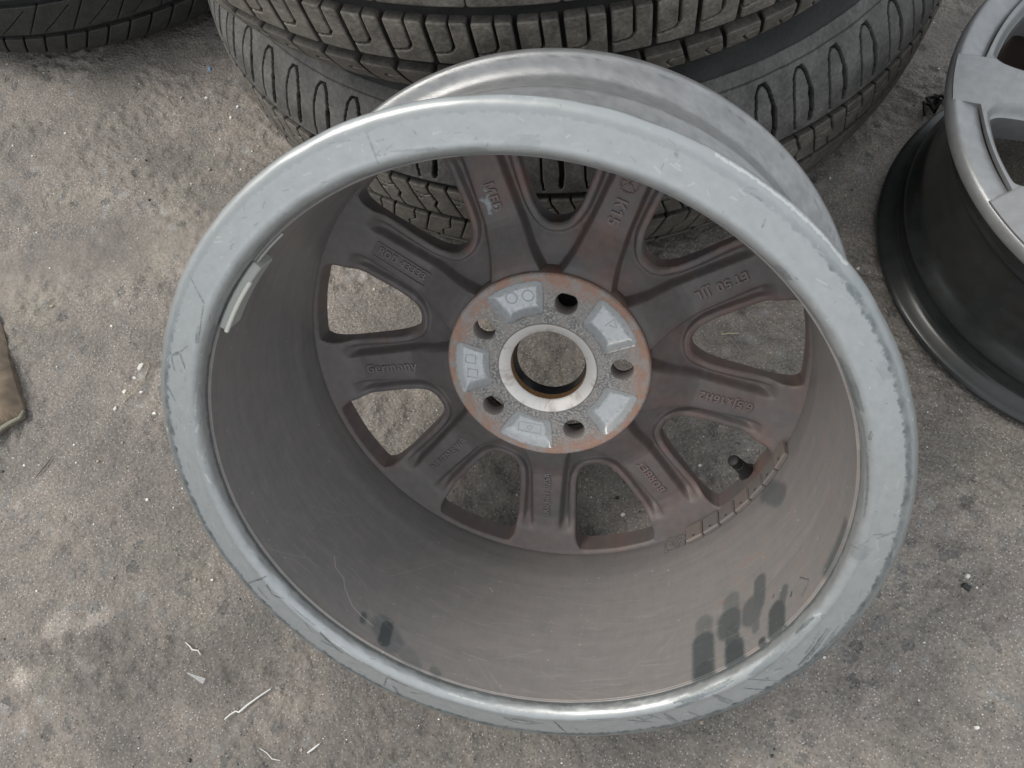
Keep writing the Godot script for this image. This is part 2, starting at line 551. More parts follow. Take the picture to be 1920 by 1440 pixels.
	for k in 520:
		var p := Vector2(rng.randf_range(0, 360) * mm, rng.randf_range(6, 36))
		var l := rng.randf_range(0.4, 7.0)
		var q := p + Vector2(l * rng.randf_range(-1, 1), l * 0.4 * rng.randf_range(-1, 1))
		if k % 2:
			smear(dark, w, h, sx, sy, p, q, 0.25, 0.3, rng.randf_range(0.12, 0.5))
		else:
			smear(pale, w, h, sx, sy, p, q, 0.3, 0.3, rng.randf_range(0.12, 0.45))
	var grey := grey_noise(71, 512, 0.02, 4)
	var fine := grey_noise(72, 512, 0.09, 3)
	var px := PackedByteArray()
	px.resize(w * h * 3)
	for y in h:
		var t := y / sy
		for x in w:
			var i := y * w + x
			var a := grey[((y * 2) % 512) * 512 + (x / 2) % 512] / 255.0 - 0.5
			var b := fine[(y % 512) * 512 + (x / 3) % 512] / 255.0 - 0.5
			var deg := x / (sx * mm)
			var v := 0.385 * (1.0 + 0.12 * a + 0.08 * b)
			var worn := sm(25.8, 27.2, t + 1.2 * a + 2.6 * b) * (1.0 - 0.55 * sm(28.5, 30.5, t + 2.0 * b)) * (0.60 + 0.6 * a + 0.4 * b) * lerpf(1.0, 0.32, sm(40.0, 60.0, deg) * (1.0 - sm(150.0, 172.0, deg)))
			var inner := (1.0 - sm(1.5, 3.5, t + 2.0 * a + b)) * 0.55
			var k := clampf(maxf(maxf(worn, inner), dark[i]), 0.0, 1.0)
			var c := Color(v * 0.96, v * 1.0, v * 1.005).lerp(Color(0.085, 0.104, 0.108), k)
			c = c.lerp(Color(0.62, 0.63, 0.61), pale[i])
			c = c.linear_to_srgb()
			var o := ((y + h * (x / 2048)) * 2048 + x % 2048) * 3
			px[o] = int(clampf(c.r, 0, 1) * 255)
			px[o + 1] = int(clampf(c.g, 0, 1) * 255)
			px[o + 2] = int(clampf(c.b, 0, 1) * 255)
	return ImageTexture.create_from_image(Image.create_from_data(2048, h * 4, false, Image.FORMAT_RGB8, px))

func make_materials() -> void:
	var m := mat(Color.WHITE, 0.86)
	m.albedo_texture = T.ground
	m.heightmap_enabled = true
	m.heightmap_texture = T.ground_bump
	m.heightmap_scale = 0.2
	tri_tex(m, 1.0 / 1.35)
	M.ground = m
	m = mat(Color.WHITE, 0.5, 0.0)
	m.albedo_texture = T.paint
	m.heightmap_enabled = true
	m.heightmap_texture = T.fine
	m.heightmap_scale = 0.01
	tri_tex(m, 9.0)
	M.cast = m
	m = mat(Color.WHITE, 0.42, 0.0, false)
	m.albedo_texture = T.barrel
	M.barrel = m
	m = mat(Color.WHITE, 0.42, 0.66, false)
	m.albedo_texture = T.flange
	M.flange = m
	m = mat(Color.WHITE, 0.36, 0.42)
	m.albedo_texture = T.paint
	m.heightmap_enabled = true
	m.heightmap_texture = T.grain
	m.heightmap_scale = 0.012
	tri_tex(m, 9.0)
	M.silver = m
	m = mat(Color.WHITE, 0.78, 0.15)
	m.albedo_texture = T.paint
	m.heightmap_enabled = true
	m.heightmap_texture = T.fine
	m.heightmap_scale = 0.05
	tri_tex(m, 14.0)
	M.rust = m
	m = mat(Color.WHITE, 0.30, 0.25)
	m.albedo_texture = T.paint
	tri_tex(m, 14.0)
	m.clearcoat_enabled = true
	m.clearcoat = 0.5
	m.clearcoat_roughness = 0.2
	M.pocket = m
	m = mat(Color.WHITE, 0.45, 0.4)
	m.heightmap_enabled = true
	m.heightmap_texture = T.fine
	m.heightmap_scale = 0.02
	tri_tex(m, 14.0)
	M.machined = m
	m = mat(Color.WHITE, 0.72)
	m.albedo_texture = T.rubber
	m.heightmap_enabled = true
	m.heightmap_texture = T.fine
	m.heightmap_scale = 0.03
	tri_tex(m, 5.0)
	M.rubber = m
	M.letter = mat(lin(0.165, 0.145, 0.143), 0.45, 0.0, false)
	M.letter_red = mat(lin(0.185, 0.14, 0.13), 0.45, 0.0, false)
	M.plain = mat(Color.WHITE, 0.6)
	M.gloss = mat(Color.WHITE, 0.28, 0.1)
	m = mat(Color.WHITE, 0.26, 0.0)
	m.albedo_texture = T.paint
	tri_tex(m, 6.0)
	M.black_paint = m
	m = mat(Color.WHITE, 0.95)
	m.heightmap_enabled = true
	m.heightmap_texture = T.twill
	m.heightmap_scale = 0.12
	tri_tex(m, 40.0)
	m.rim_enabled = true
	m.rim = 0.4
	M.cloth = m

# ---------------------------------------------------------------- the wheel
var win := PackedVector2Array()       # outline of one window, centred on the +x axis

func window_outline() -> void:
	var rr := [106.3, 107.2, 109.5, 113.5, 120.0, 130.0, 140.0, 150.0, 160.0, 169.0, 176.0, 181.0, 184.6, 186.9]
	var ha := [1.6, 3.2, 5.0, 6.6, 8.1, 9.2, 9.9, 10.4, 10.9, 11.1, 11.1, 10.9, 10.3, 8.9]
	var pts := PackedVector2Array()
	for i in rr.size():
		pts.append(Vector2(rr[i], 0).rotated(deg_to_rad(-ha[i])))
	pts.append(Vector2(187.2, 0))
	for i in rr.size():
		var k := rr.size() - 1 - i
		pts.append(Vector2(rr[k], 0).rotated(deg_to_rad(ha[k])))
	win = smooth_line(pts, 3, true)

# distance to the window's edge, negative inside it
func window_far(p: Vector2) -> float:
	var best := 1e9
	var inside := false
	var n := win.size()
	var a := win[n - 1]
	for i in n:
		var b := win[i]
		var ab := b - a
		var t := clampf((p - a).dot(ab) / ab.length_squared(), 0.0, 1.0)
		best = minf(best, (a + ab * t).distance_squared_to(p))
		if (a.y > p.y) != (b.y > p.y) and p.x < (b.x - a.x) * (p.y - a.y) / (b.y - a.y) + a.x:
			inside = not inside
		a = b
	return -sqrt(best) if inside else sqrt(best)

var far_memo := {}
func spoke_far(r: float, deg: float) -> float:
	var d := absf(deg)
	var key := Vector2(snappedf(r, 0.001), snappedf(d, 0.0001))
	if not far_memo.has(key):
		far_memo[key] = window_far(Vector2(r, 0).rotated(deg_to_rad(d - 20.0)))
	return far_memo[key]

func rib_top(r: float) -> float:
	return table(r, [70.0, 77.5, 82.0, 88.0, 96.0, 103.0, 109.0, 114.0, 158.0, 166.0, 173.0, 184.0, 188.0, 193.0], [-4.0, -4.0, -5.6, -8.8, -13.2, -16.8, -19.4, -20.8, -20.8, -19.2, -16.6, -13.0, -11.6, -9.0])

func front_face(r: float, _deg: float) -> float:
	return table(r, [42.0, 108.0, 150.0, 187.0, 192.0], [-44.0, -44.0, -37.0, -31.5, -31.0])

func spoke_height(r: float, deg: float) -> float:
	var d := spoke_far(r, deg)
	var y := absf(r * sin(deg_to_rad(deg)))
	var w := table(r, [76.0, 84.0, 92.0, 115.0, 140.0, 165.0], [19.0, 16.5, 14.6, 12.4, 11.6, 11.0])
	var k := 1.0 - sm(161.0, 173.0, r)
	var side := sm(0.0, 4.0, y - w) * k
	var depth := table(r, [77.0, 84.0, 96.0, 118.0, 165.0], [12.5, 12.0, 10.0, 8.6, 7.8])
	var z := rib_top(r) - depth * side
	z += 4.2 * (1.0 - sm(4.6, 7.0, d)) * side
	z -= 0.35 * sm(w - 4.0, w, y) * k
	var b := 1.0 - clampf(d / 1.5, 0.0, 1.0)
	z -= 1.4 * (1.0 - sqrt(maxf(0.0, 1.0 - b * b)))
	return z

func polar(r: float, deg: float, z: float) -> Vector3:
	var a := deg_to_rad(deg)
	return Vector3(r * cos(a), r * sin(a), z)

const SPOKE_DEG := 153.2
const HOLE_DEG := 80.6

func lettering(text: String, size: float, x: float, side: float, parent: Node, m: Material, zoff := 0.5) -> void:
	var tm := TextMesh.new()
	var f := SystemFont.new()
	f.font_names = PackedStringArray(["Droid Sans"])
	f.font_weight = 700
	tm.font = f
	tm.text = text
	tm.font_size = 48
	tm.pixel_size = size * 0.001 / 48.0
	tm.depth = 0.0016
	tm.curve_step = 1.0
	var o := put("raised_lettering", tm, m, parent)
	var slope := atan2(rib_top(x + 10) - rib_top(x - 10), 20.0)
	var bx := Vector3(-cos(slope), 0, -sin(slope))
	var by := Vector3(0, -1, 0)
	o.transform = Transform3D(Basis(bx, by, bx.cross(by)), Vector3(x, side, rib_top(x) + zoff) * 0.001)

func raised_line(mb: MB, pts: Array, w: float, hgt: float, col: Color) -> void:
	for i in pts.size() - 1:
		var a: Vector2 = pts[i]
		var b: Vector2 = pts[i + 1]
		var d := (b - a).normalized()
		var s := Vector2(-d.y, d.x) * w * 0.5
		a -= d * w * 0.4
		b += d * w * 0.4
		var q := []
		for c in [a - s, b - s, b + s, a + s]:
			q.append(c)
		var up := []
		var dn := []
		for c in q:
			var r: float = c.length()
			up.append(Vector3(c.x, c.y, rib_top(r) + hgt))
			dn.append(Vector3(c.x, c.y, rib_top(r) - 0.5))
		mb.flat_quad(up[0], up[1], up[2], up[3], col)
		for k in 4:
			var l := (k + 1) % 4
			mb.flat_quad(dn[k], dn[l], up[l], up[k], col)

func pocket_far(p: Vector2) -> float:   # negative inside the nearest of the five pockets
	var deg := rad_to_deg(p.angle()) - 44.0
	deg = fposmod(deg + 36.0, 72.0) - 36.0
	var q := Vector2(p.length(), 0).rotated(deg_to_rad(deg))
	var r := q.length()
	var e := 19.6
	var s1 := r - 71.5
	var s2 := 44.5 - r
	var dir := deg_to_rad(e)
	var s3 := absf(q.y) * cos(dir) - q.x * sin(dir) + 1.0
	# rounded corners
	var k := 4.0
	var a := Vector2(maxf(maxf(s1, s2) + k, 0.0), maxf(s3 + k, 0.0))
	return a.length() - k + minf(maxf(maxf(s1, s2) + k, s3 + k), 0.0)

func hole_far(p: Vector2) -> float:      # negative inside a bolt hole
	var best := 1e9
	for i in 5:
		best = minf(best, p.distance_to(Vector2(56.0, 0).rotated(deg_to_rad(HOLE_DEG - 72.0 * i))))
	return best - 8.6

func wheel_barrel_profile() -> PackedVector2Array:
	return smooth_line(PackedVector2Array([Vector2(193.9, 141.6), Vector2(193.4, 141.0), Vector2(192.3, 140.6), Vector2(192.4, 138), Vector2(192.2, 120), Vector2(191.8, 90), Vector2(191.2, 60), Vector2(190.6, 40), Vector2(190.0, 28), Vector2(189.0, 19), Vector2(188.6, 10), Vector2(188.6, -2), Vector2(189.2, -8), Vector2(190.6, -12)]), 4)

func outer_profile(front: float) -> PackedVector2Array:
	# outside of the rim from the mouth (z = 148) to the front flange edge (z = front)
	return smooth_line(PackedVector2Array([Vector2(212.0, 139.5), Vector2(206, 136), Vector2(203.2, 130), Vector2(202.6, 118), Vector2(203.6, 112), Vector2(203.4, 108), Vector2(201, 102), Vector2(196.4, 92), Vector2(194.6, 80), Vector2(194.4, 55), Vector2(194.6, 40), Vector2(196.4, 30), Vector2(201.2, 21), Vector2(204.0, 16.5), Vector2(204.2, 13), Vector2(202.8, 9), Vector2(202.8, -4), Vector2(203.4, -12), Vector2(205.4, -17), Vector2(210, -20), Vector2(216.5, -21.5), Vector2(219.6, -23.5), Vector2(220.6, -27.5), Vector2(219.8, front + 3.5), Vector2(217.5, front + 0.8), Vector2(213.0, front)]), 4)

func build_wheel() -> void:
	window_outline()
	var xf := Transform3D(Basis(Vector3(0.9114, -0.0302, 0.4104), Vector3(0.2742, 0.7883, -0.5508), Vector3(-0.3069, 0.6145, 0.7268)).orthonormalized(), Vector3(0.02846, 0.1952, -0.2372))
	var t := thing("alloy_wheel", "grey nine spoke alloy wheel seen from behind, leaning mouth up on the tyre stack", "wheel", xf)
	var white := func(_d, _r, _z): return Color.WHITE
	# barrel, inside; v of its picture runs from z = -12 to 149
	var mb := MB.new()
	var pr := wheel_barrel_profile()
	for k in 2:
		var start := mb.p.size()
		lathe(mb, pr, 150, white, 180.0 * k, 180.0 * k + 180.0)
		for i in range(start, mb.p.size()):
			mb.uv[i] = Vector2(mb.uv[i].x * 2.0 - k, (k + clampf((mb.p[i].z + 12.0) / 161.0, 0.004, 0.996)) / 2.0)
	put("barrel", mb.finish(), M.barrel, t)
	# inner flange: the broad battered lip round the mouth
	mb = MB.new()
	var fl := smooth_line(PackedVector2Array([Vector2(212.0, 139.5), Vector2(217.0, 140.6), Vector2(219.8, 142.5), Vector2(220.9, 145.4), Vector2(220.4, 147.8), Vector2(218.6, 149.8), Vector2(215.6, 150.7), Vector2(209.0, 151.1), Vector2(202.5, 151.4), Vector2(199.6, 151.6), Vector2(197.0, 150.8), Vector2(195.0, 148.8), Vector2(193.9, 145.6), Vector2(193.6, 142.6), Vector2(193.9, 141.6)]), 5)
	var dents := noise(91, 0.035, 2)
	for k in 4:
		var start := mb.p.size()
		lathe(mb, fl, 105, white, 90.0 * k, 90.0 * k + 90.0, func(d, z): return 0.40 * dents.get_noise_2d(d * 3.0, z * 2.0) + 0.16 * dents.get_noise_2d(d * 14.0, z * 5.0))
		for i in range(start, mb.p.size()):
			mb.uv[i] = Vector2(mb.uv[i].x * 4.0 - k, (k + clampf(1.0 - mb.uv[i].y, 0.01, 0.99)) / 4.0)
	put("inner_flange", mb.finish(), M.flange, t)
	# outside of the rim with the front flange
	mb = MB.new()
	var scr := noise(92, 0.09, 3)
	var silver := func(d, r, z):
		var k := 0.29 + 0.04 * scr.get_noise_2d(d * 2.0, z) + 0.05 * scr.get_noise_2d(d * 40.0, z * 9.0)
		if z < -15.0 and absf(r - 216.2 + 1.4 * scr.get_noise_2d(d * 1.2, 5.0)) < 0.4 and scr.get_noise_2d(d * 4.0, 60.0) > 0.0:
			k *= 0.7
		return Color(k * 0.98, k, k * 1.02)
	lathe(mb, outer_profile(-36.0), 360, silver)
	put("outer_rim", mb.finish(), M.silver, t)
	# inside of the front flange, back to the disc
	mb = MB.new()
	lathe(mb, smooth_line(PackedVector2Array([Vector2(213, -36), Vector2(205, -37), Vector2(196, -35), Vector2(188, -31.6)]), 3), 240, func(_d, _r, _z): return Color(0.36, 0.37, 0.38))
	put("front_flange_face", mb.finish(), M.silver, t)

	# nine spokes, each from window centre to window centre
	var tint := noise(101, 0.02, 3)
	var mott := noise(102, 0.11, 2)
	var texts := ["ROD 43333", "Germany", "Al Si7Mg WA", "1K0 601 025A", "BORBET", "6.5Jx16H2", "ET 50  JJL", "K15", "MED"]
	var red := [0.15, 0.25, 0.3, 0.25, 0.45, 0.6, 0.55, 0.95, 0.75]
	for i in 9:
		mb = MB.new()
		var turn := SPOKE_DEG + 40.0 * i
		var reds: float = red[i]
		var colour := func(r, deg, z):
			var p := polar(r, deg + turn, 0)
			var y := absf(r * sin(deg_to_rad(deg)))
			var k: float = tint.get_noise_2d(p.x, p.y)
			var d := spoke_far(r, deg)
			var edge: float = (1.0 - sm(1.0, 7.0, d)) * 0.45
			var rust: float = clampf(reds * (0.36 + 0.8 * k) + edge * (0.5 + 1.2 * k) * (0.25 + reds), 0.0, 1.0)
			var b: float = 1.0 + 0.10 * mott.get_noise_2d(p.x, p.y)
			var c := Color(0.152, 0.139, 0.137).lerp(Color(0.225, 0.142, 0.12), rust)
			if i == 8 and absf(r - 129.0 - 0.5 * deg) < 11.0:
				var blot: float = sm(0.05, 0.35, mott.get_noise_2d(p.x * 1.3, p.y * 1.3) + 0.55 - Vector2((r - 128.0) / 9.0, (r * deg_to_rad(deg) - 5.5) / 4.0).length() * 0.6)
				c = c.lerp(Color(0.36, 0.40, 0.41), blot)
			return Color(c.r * b, c.g * b, c.b * b)
		sheet(mb, 76.0, 192.0, 104, -20.0, 20.0, 88, spoke_far, spoke_height, polar, colour, front_face)
		# the front face, lying towards the ground
		sheet(mb, 76.0, 192.0, 60, 20.0, -20.0, 44, spoke_far, front_face, polar, func(_r, _d, _z): return Color(0.36, 0.37, 0.38), 0.0, false)
		var sp := put("spoke", mb.finish(), M.cast, t)
		sp.rotation.z = deg_to_rad(turn)
		var tm: Material = M.letter
		if i >= 4 and i <= 8:
			tm = M.letter_red
		if i == 7:
			lettering("K15", 12.0, 125.0, 0.0, sp, tm)
			var lb := MB.new()
			var ring := []
			for k in 19:
				ring.append(Vector2(146.5, 0) + Vector2(6.6, 0).rotated(TAU * k / 18.0))
			raised_line(lb, ring, 1.2, 0.8, Color(0.2, 0.14, 0.125))
			raised_line(lb, [Vector2(151.5, -3.6), Vector2(146.7, -0.4), Vector2(141.9, -4.4)], 1.3, 0.8, Color(0.2, 0.14, 0.125))
			raised_line(lb, [Vector2(141.9, 4.0), Vector2(146.7, 0.6), Vector2(151.3, 4.0)], 1.3, 0.8, Color(0.2, 0.14, 0.125))
			raised_line(lb, [Vector2(146.7, -0.4), Vector2(146.7, 5.8)], 1.2, 0.8, Color(0.2, 0.14, 0.125))
			put("cast_emblem", lb.finish(), M.cast, sp)
		elif i == 0:
			lettering("ROD 43333", 8.0, 134.0, -1.0, sp, tm)
			var lb := MB.new()
			raised_line(lb, [Vector2(157, -6), Vector2(111, -6), Vector2(111, 6), Vector2(157, 6), Vector2(157, -6)], 0.9, 0.6, Color(0.16, 0.14, 0.139))
			for k in 8:
				raised_line(lb, [Vector2(114.0 + k * 5.4, 2.6), Vector2(114.0 + k * 5.4, 6)], 0.7, 0.5, Color(0.16, 0.14, 0.139))
			put("cast_date_grid", lb.finish(), M.cast, sp)
		else:
			lettering(texts[i], [9, 10.0, 7.8, 7.6, 9.0, 9.0, 9.5, 10, 10.0][i], [133, 133, 134, 134, 134, 137, 138, 133, 131][i], 0.0, sp, tm)

	# hub
	var rn := noise(111, 0.05, 4)
	var rm := noise(112, 0.42, 4)
	var hub_colour := func(r, deg, _z):
		var p := polar(r, deg, 0)
		var a: float = rn.get_noise_2d(p.x, p.y)
		var b: float = rm.get_noise_2d(p.x, p.y)
		var o: float = sm(58.0, 70.0, r + 10.0 * a + 4.0 * b)
		var grey: Color = Color(0.37, 0.345, 0.32).lerp(Color(0.22, 0.215, 0.21), sm(-0.1, 0.5, b + 0.8 * a))
		grey = grey.lerp(Color(0.52, 0.50, 0.48), sm(0.0, 0.5, -b + 0.2 * a))
		var rust: Color = Color(0.44, 0.295, 0.235).lerp(Color(0.40, 0.36, 0.335), sm(-0.12, 0.2, a + 0.3 * b))
		rust = rust.lerp(Color(0.48, 0.245, 0.16), sm(0.12, 0.4, b - 0.3 * a) * 0.7)
		return grey.lerp(rust, o)
	var hub_height := func(r, deg):
		var p := polar(r, deg, 0)
		var e := clampf((r - 75.6) / 1.4, 0.0, 1.0)
		var q := Vector2(p.x, p.y)
		var lip: float = 0.5 * (1.0 - sm(0.0, 1.6, hole_far(q)))
		return 0.22 * rm.get_noise_2d(p.x * 1.4, p.y * 1.4) * sm(38, 42, r) + 0.35 * sm(71.0, 72.5, r) - 1.2 * e * e - lip
	mb = MB.new()
	sheet(mb, 38.0, 77.0, 44, 0.0, 360.0, 480, func(r, deg):
		var p := Vector2(r, 0).rotated(deg_to_rad(deg))
		return minf(hole_far(p), pocket_far(p)), hub_height, polar, hub_colour, -2.0)
	lathe(mb, PackedVector2Array([Vector2(77.4, -43.0), Vector2(77.4, -20), Vector2(77.3, -2.0), Vector2(77.0, -0.85)]), 240, func(d, r, z): return hub_colour.call(r, d, z) if z > -5 else Color(0.15, 0.12, 0.11))
	put("hub_face", mb.finish(), M.rust, t)
	for i in 5:
		mb = MB.new()
		var c0 := 44.0 - 72.0 * i
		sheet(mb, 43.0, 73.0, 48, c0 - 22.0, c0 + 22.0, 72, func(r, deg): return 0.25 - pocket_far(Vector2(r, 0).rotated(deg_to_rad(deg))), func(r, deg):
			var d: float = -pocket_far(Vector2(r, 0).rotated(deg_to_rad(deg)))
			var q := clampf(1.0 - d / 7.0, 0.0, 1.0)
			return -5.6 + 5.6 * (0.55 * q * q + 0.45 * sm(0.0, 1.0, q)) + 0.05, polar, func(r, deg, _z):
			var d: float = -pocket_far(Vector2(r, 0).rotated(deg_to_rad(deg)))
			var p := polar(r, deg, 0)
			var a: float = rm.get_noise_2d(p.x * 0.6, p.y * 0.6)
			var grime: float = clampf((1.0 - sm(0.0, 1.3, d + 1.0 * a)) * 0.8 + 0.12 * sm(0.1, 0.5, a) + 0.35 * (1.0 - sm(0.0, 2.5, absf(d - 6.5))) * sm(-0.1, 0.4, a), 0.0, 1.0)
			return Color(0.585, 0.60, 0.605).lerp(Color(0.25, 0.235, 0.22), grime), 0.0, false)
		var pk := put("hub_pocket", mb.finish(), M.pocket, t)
		var mk := MB.new()
		var base := -5.5
		match i:
			4:
				for q in [Vector2(58.5, 109.5), Vector2(60.5, 121.5)]:
					var ctr := polar(q.x, q.y, base)
					var ring := PackedVector3Array()
					for k in 25:
						ring.append(ctr + Vector3(4.2 * cos(TAU * k / 24.0), 4.2 * sin(TAU * k / 24.0), 0.0))
					tube(mk, ring, 0.5, 6, Color(0.5, 0.52, 0.53))
			3:
				for q in [Vector2(60.5, 183.5), Vector2(60.5, 195.5)]:
					var ctr := polar(q.x, q.y, base)
					var sq := PackedVector3Array()
					for k in [0, 1, 2, 3, 0]:
						sq.append(ctr + Vector3([-3.9, 3.9, 3.9, -3.9][k], [-3.6, -3.6, 3.6, 3.6][k], 0))
					tube(mk, sq, 0.45, 6, Color(0.5, 0.52, 0.53))
			2:
				var sq := PackedVector3Array()
				for k in [0, 1, 2, 3, 0]:
					sq.append(polar(59.0, -100.0, base) + Vector3([-9.0, 9.0, 9.0, -9.0][k], [-4.2, -4.2, 4.2, 4.2][k], 0))
				tube(mk, sq, 0.4, 6, Color(0.5, 0.52, 0.53))
				var di := PackedVector3Array()
				for k in 5:
					di.append(polar(59.0, -100.0, base) + Vector3(2.4 * cos(TAU * k / 4.0), 2.4 * sin(TAU * k / 4.0), 0))
				tube(mk, di, 0.3, 6, Color(0.5, 0.52, 0.53))
			0:
				var a := polar(60.0, 44.0, base)
				tube(mk, PackedVector3Array([a + Vector3(-4.5, -2.0, 0), a + Vector3(1.0, 4.2, 0), a + Vector3(4.0, -2.4, 0), a + Vector3(-2.0, -1.2, 0)]), 0.35, 6, Color(0.5, 0.52, 0.53))
		if mk.idx.size():
			put("cast_mark", mk.finish(), M.pocket, pk)
		# bolt hole between the pockets
		mb = MB.new()
		lathe(mb, PackedVector2Array([Vector2(8.7, -0.6), Vector2(8.2, -2.0), Vector2(8.2, -9), Vector2(7.9, -10), Vector2(8.0, -14), Vector2(11.5, -16)]), 40, func(d, _r, z): return Color(0.21, 0.18, 0.17) if z < -3 else Color(0.36, 0.33, 0.31))
		var bh := put("bolt_hole", mb.finish(), M.plain, t)
		bh.position = polar(56.0, HOLE_DEG - 72.0 * i, 0) * 0.001
	# centre bore: a bright machined chamfer, a rusty line, a black sleeve
	mb = MB.new()
	lathe(mb, PackedVector2Array([Vector2(38.6, -1.6), Vector2(38.2, -0.2), Vector2(37.6, 0.5), Vector2(36.6, 0.4), Vector2(33.0, -1.9), Vector2(29.8, -4.2), Vector2(29.0, -5.4)]), 160, func(d, r, _z):
		var p := polar(r, d, 0)
		var b: float = rm.get_noise_2d(p.x * 1.5, p.y * 1.5)
		var a: float = rn.get_noise_2d(p.x, p.y)
		var c: Color = Color(0.74, 0.71, 0.68).lerp(Color(0.52, 0.45, 0.41), sm(0.1, 0.6, 0.5 * b + 0.9 * a))
		return c if r < 37.4 else Color(0.2, 0.17, 0.15))
	put("bore_chamfer", mb.finish(), M.machined, t)
	mb = MB.new()
	lathe(mb, PackedVector2Array([Vector2(29.0, -5.4), Vector2(28.7, -6.4), Vector2(28.6, -10.5), Vector2(28.3, -11.2)]), 120, func(d, _r, z): return Color(0.34, 0.19, 0.08).lerp(Color(0.12, 0.07, 0.04), 0.5 + 0.5 * rm.get_noise_2d(d, z * 4.0)))
	put("bore_rust_line", mb.finish(), M.plain, t)
	mb = MB.new()
	lathe(mb, PackedVector2Array([Vector2(28.3, -11.2), Vector2(27.6, -12.2), Vector2(27.4, -17), Vector2(26.8, -18.2), Vector2(26.8, -21), Vector2(44.0, -44)]), 120, func(_d, _r, _z): return Color(0.022, 0.023, 0.025))
	put("bore_sleeve", mb.finish(), M.gloss, t)

	# stick-on balance weights along the edge of the disc
	for i in 7:
		mb = MB.new()
		var a0 := -47.3 + i * 5.12
		arc_box(mb, a0 + 0.10, a0 + 5.02, 184.6, 189.2, -9.6 + 0.3 * (i % 2), 8.4, 1.1, 5, Color(0.19, 0.17, 0.166) if i % 3 else Color(0.215, 0.178, 0.165))
		var o := put("balance_weight", mb.finish(), M.cast, t)
		var dot := MB.new()
		arc_box(dot, a0 + 2.2, a0 + 2.9, 184.2, 185.0, 4.2, 5.4, 0.15, 1, Color(0.02, 0.02, 0.02))
		put("weight_dot", dot.finish(), M.plain, o)
	mb = MB.new()
	var an := noise(121, 0.4, 2)
	sheet(mb, -54.2, -47.6, 36, -8.0, 8.0, 32, func(u, v): return minf(minf(u + 53.6, -47.8 - u) * 3.0, minf(v + 7.2, 7.4 - v)) + 1.2 * an.get_noise_2d(u * 6.0, v * 2.0), func(u, v): return 0.8 + 0.9 * an.get_noise_2d(u * 9.0, v * 3.0), func(u, v, hh): return polar(188.7 - hh, u, -v), func(u, v, _z):
		var b: float = an.get_noise_2d(u * 12.0, v * 4.0)
		return Color(0.15, 0.135, 0.13).lerp(Color(0.3, 0.29, 0.28), sm(0.1, 0.4, b)), -0.6)
	put("adhesive_residue", mb.finish(), M.rust, t)
	# pale weight clamped inside the lip
	mb = MB.new()
	arc_box(mb, 141.5, 156.6, 187.4, 193.0, 127.0, 143.0, 0.8, 10, Color(0.36, 0.365, 0.34))
	var cw := put("clip_weight", mb.finish(), M.plain, t)
	mb = MB.new()
	arc_box(mb, 145.0, 156.8, 186.7, 189.2, 141.2, 144.0, 0.6, 10, Color(0.56, 0.55, 0.50))
	put("clip_edge", mb.finish(), M.plain, cw)
	mb = MB.new()
	arc_box(mb, 134.0, 141.6, 190.6, 192.2, 138.5, 141.0, 0.5, 6, Color(0.36, 0.36, 0.34))
	put("clip_tongue", mb.finish(), M.machined, cw)
	# rubber valve pointing in through a window
	mb = MB.new()
	lathe(mb, smooth_line(PackedVector2Array([Vector2(8.5, 0), Vector2(8.2, 4), Vector2(6.0, 7), Vector2(5.4, 16), Vector2(4.9, 24), Vector2(4.6, 25), Vector2(0.05, 25.2)]), 3), 28, func(_d, _r, _z): return Color(0.035, 0.034, 0.034))
	var vs := put("valve_stem", mb.finish(), M.plain, t)
	var dir := Vector3(-17, 20, 15).normalized()
	var sx := dir.cross(Vector3.FORWARD).normalized()
	vs.transform = Transform3D(Basis(sx, dir.cross(sx), dir), polar(191.0, -27.2, -31.0) * 0.001)
	mb = MB.new()
	lathe(mb, PackedVector2Array([Vector2(4.4, 24), Vector2(4.6, 24.4), Vector2(4.6, 33.5), Vector2(4.0, 34.6), Vector2(0.05, 34.8)]), 36, func(d, _r, z): return Color(0.02, 0.02, 0.02), 0.0, 360.0, func(d, z): return 0.16 * signf(sin(deg_to_rad(d * 12.0))) if z < 34.0 else 0.0)
	put("valve_cap", mb.finish(), M.plain, vs)

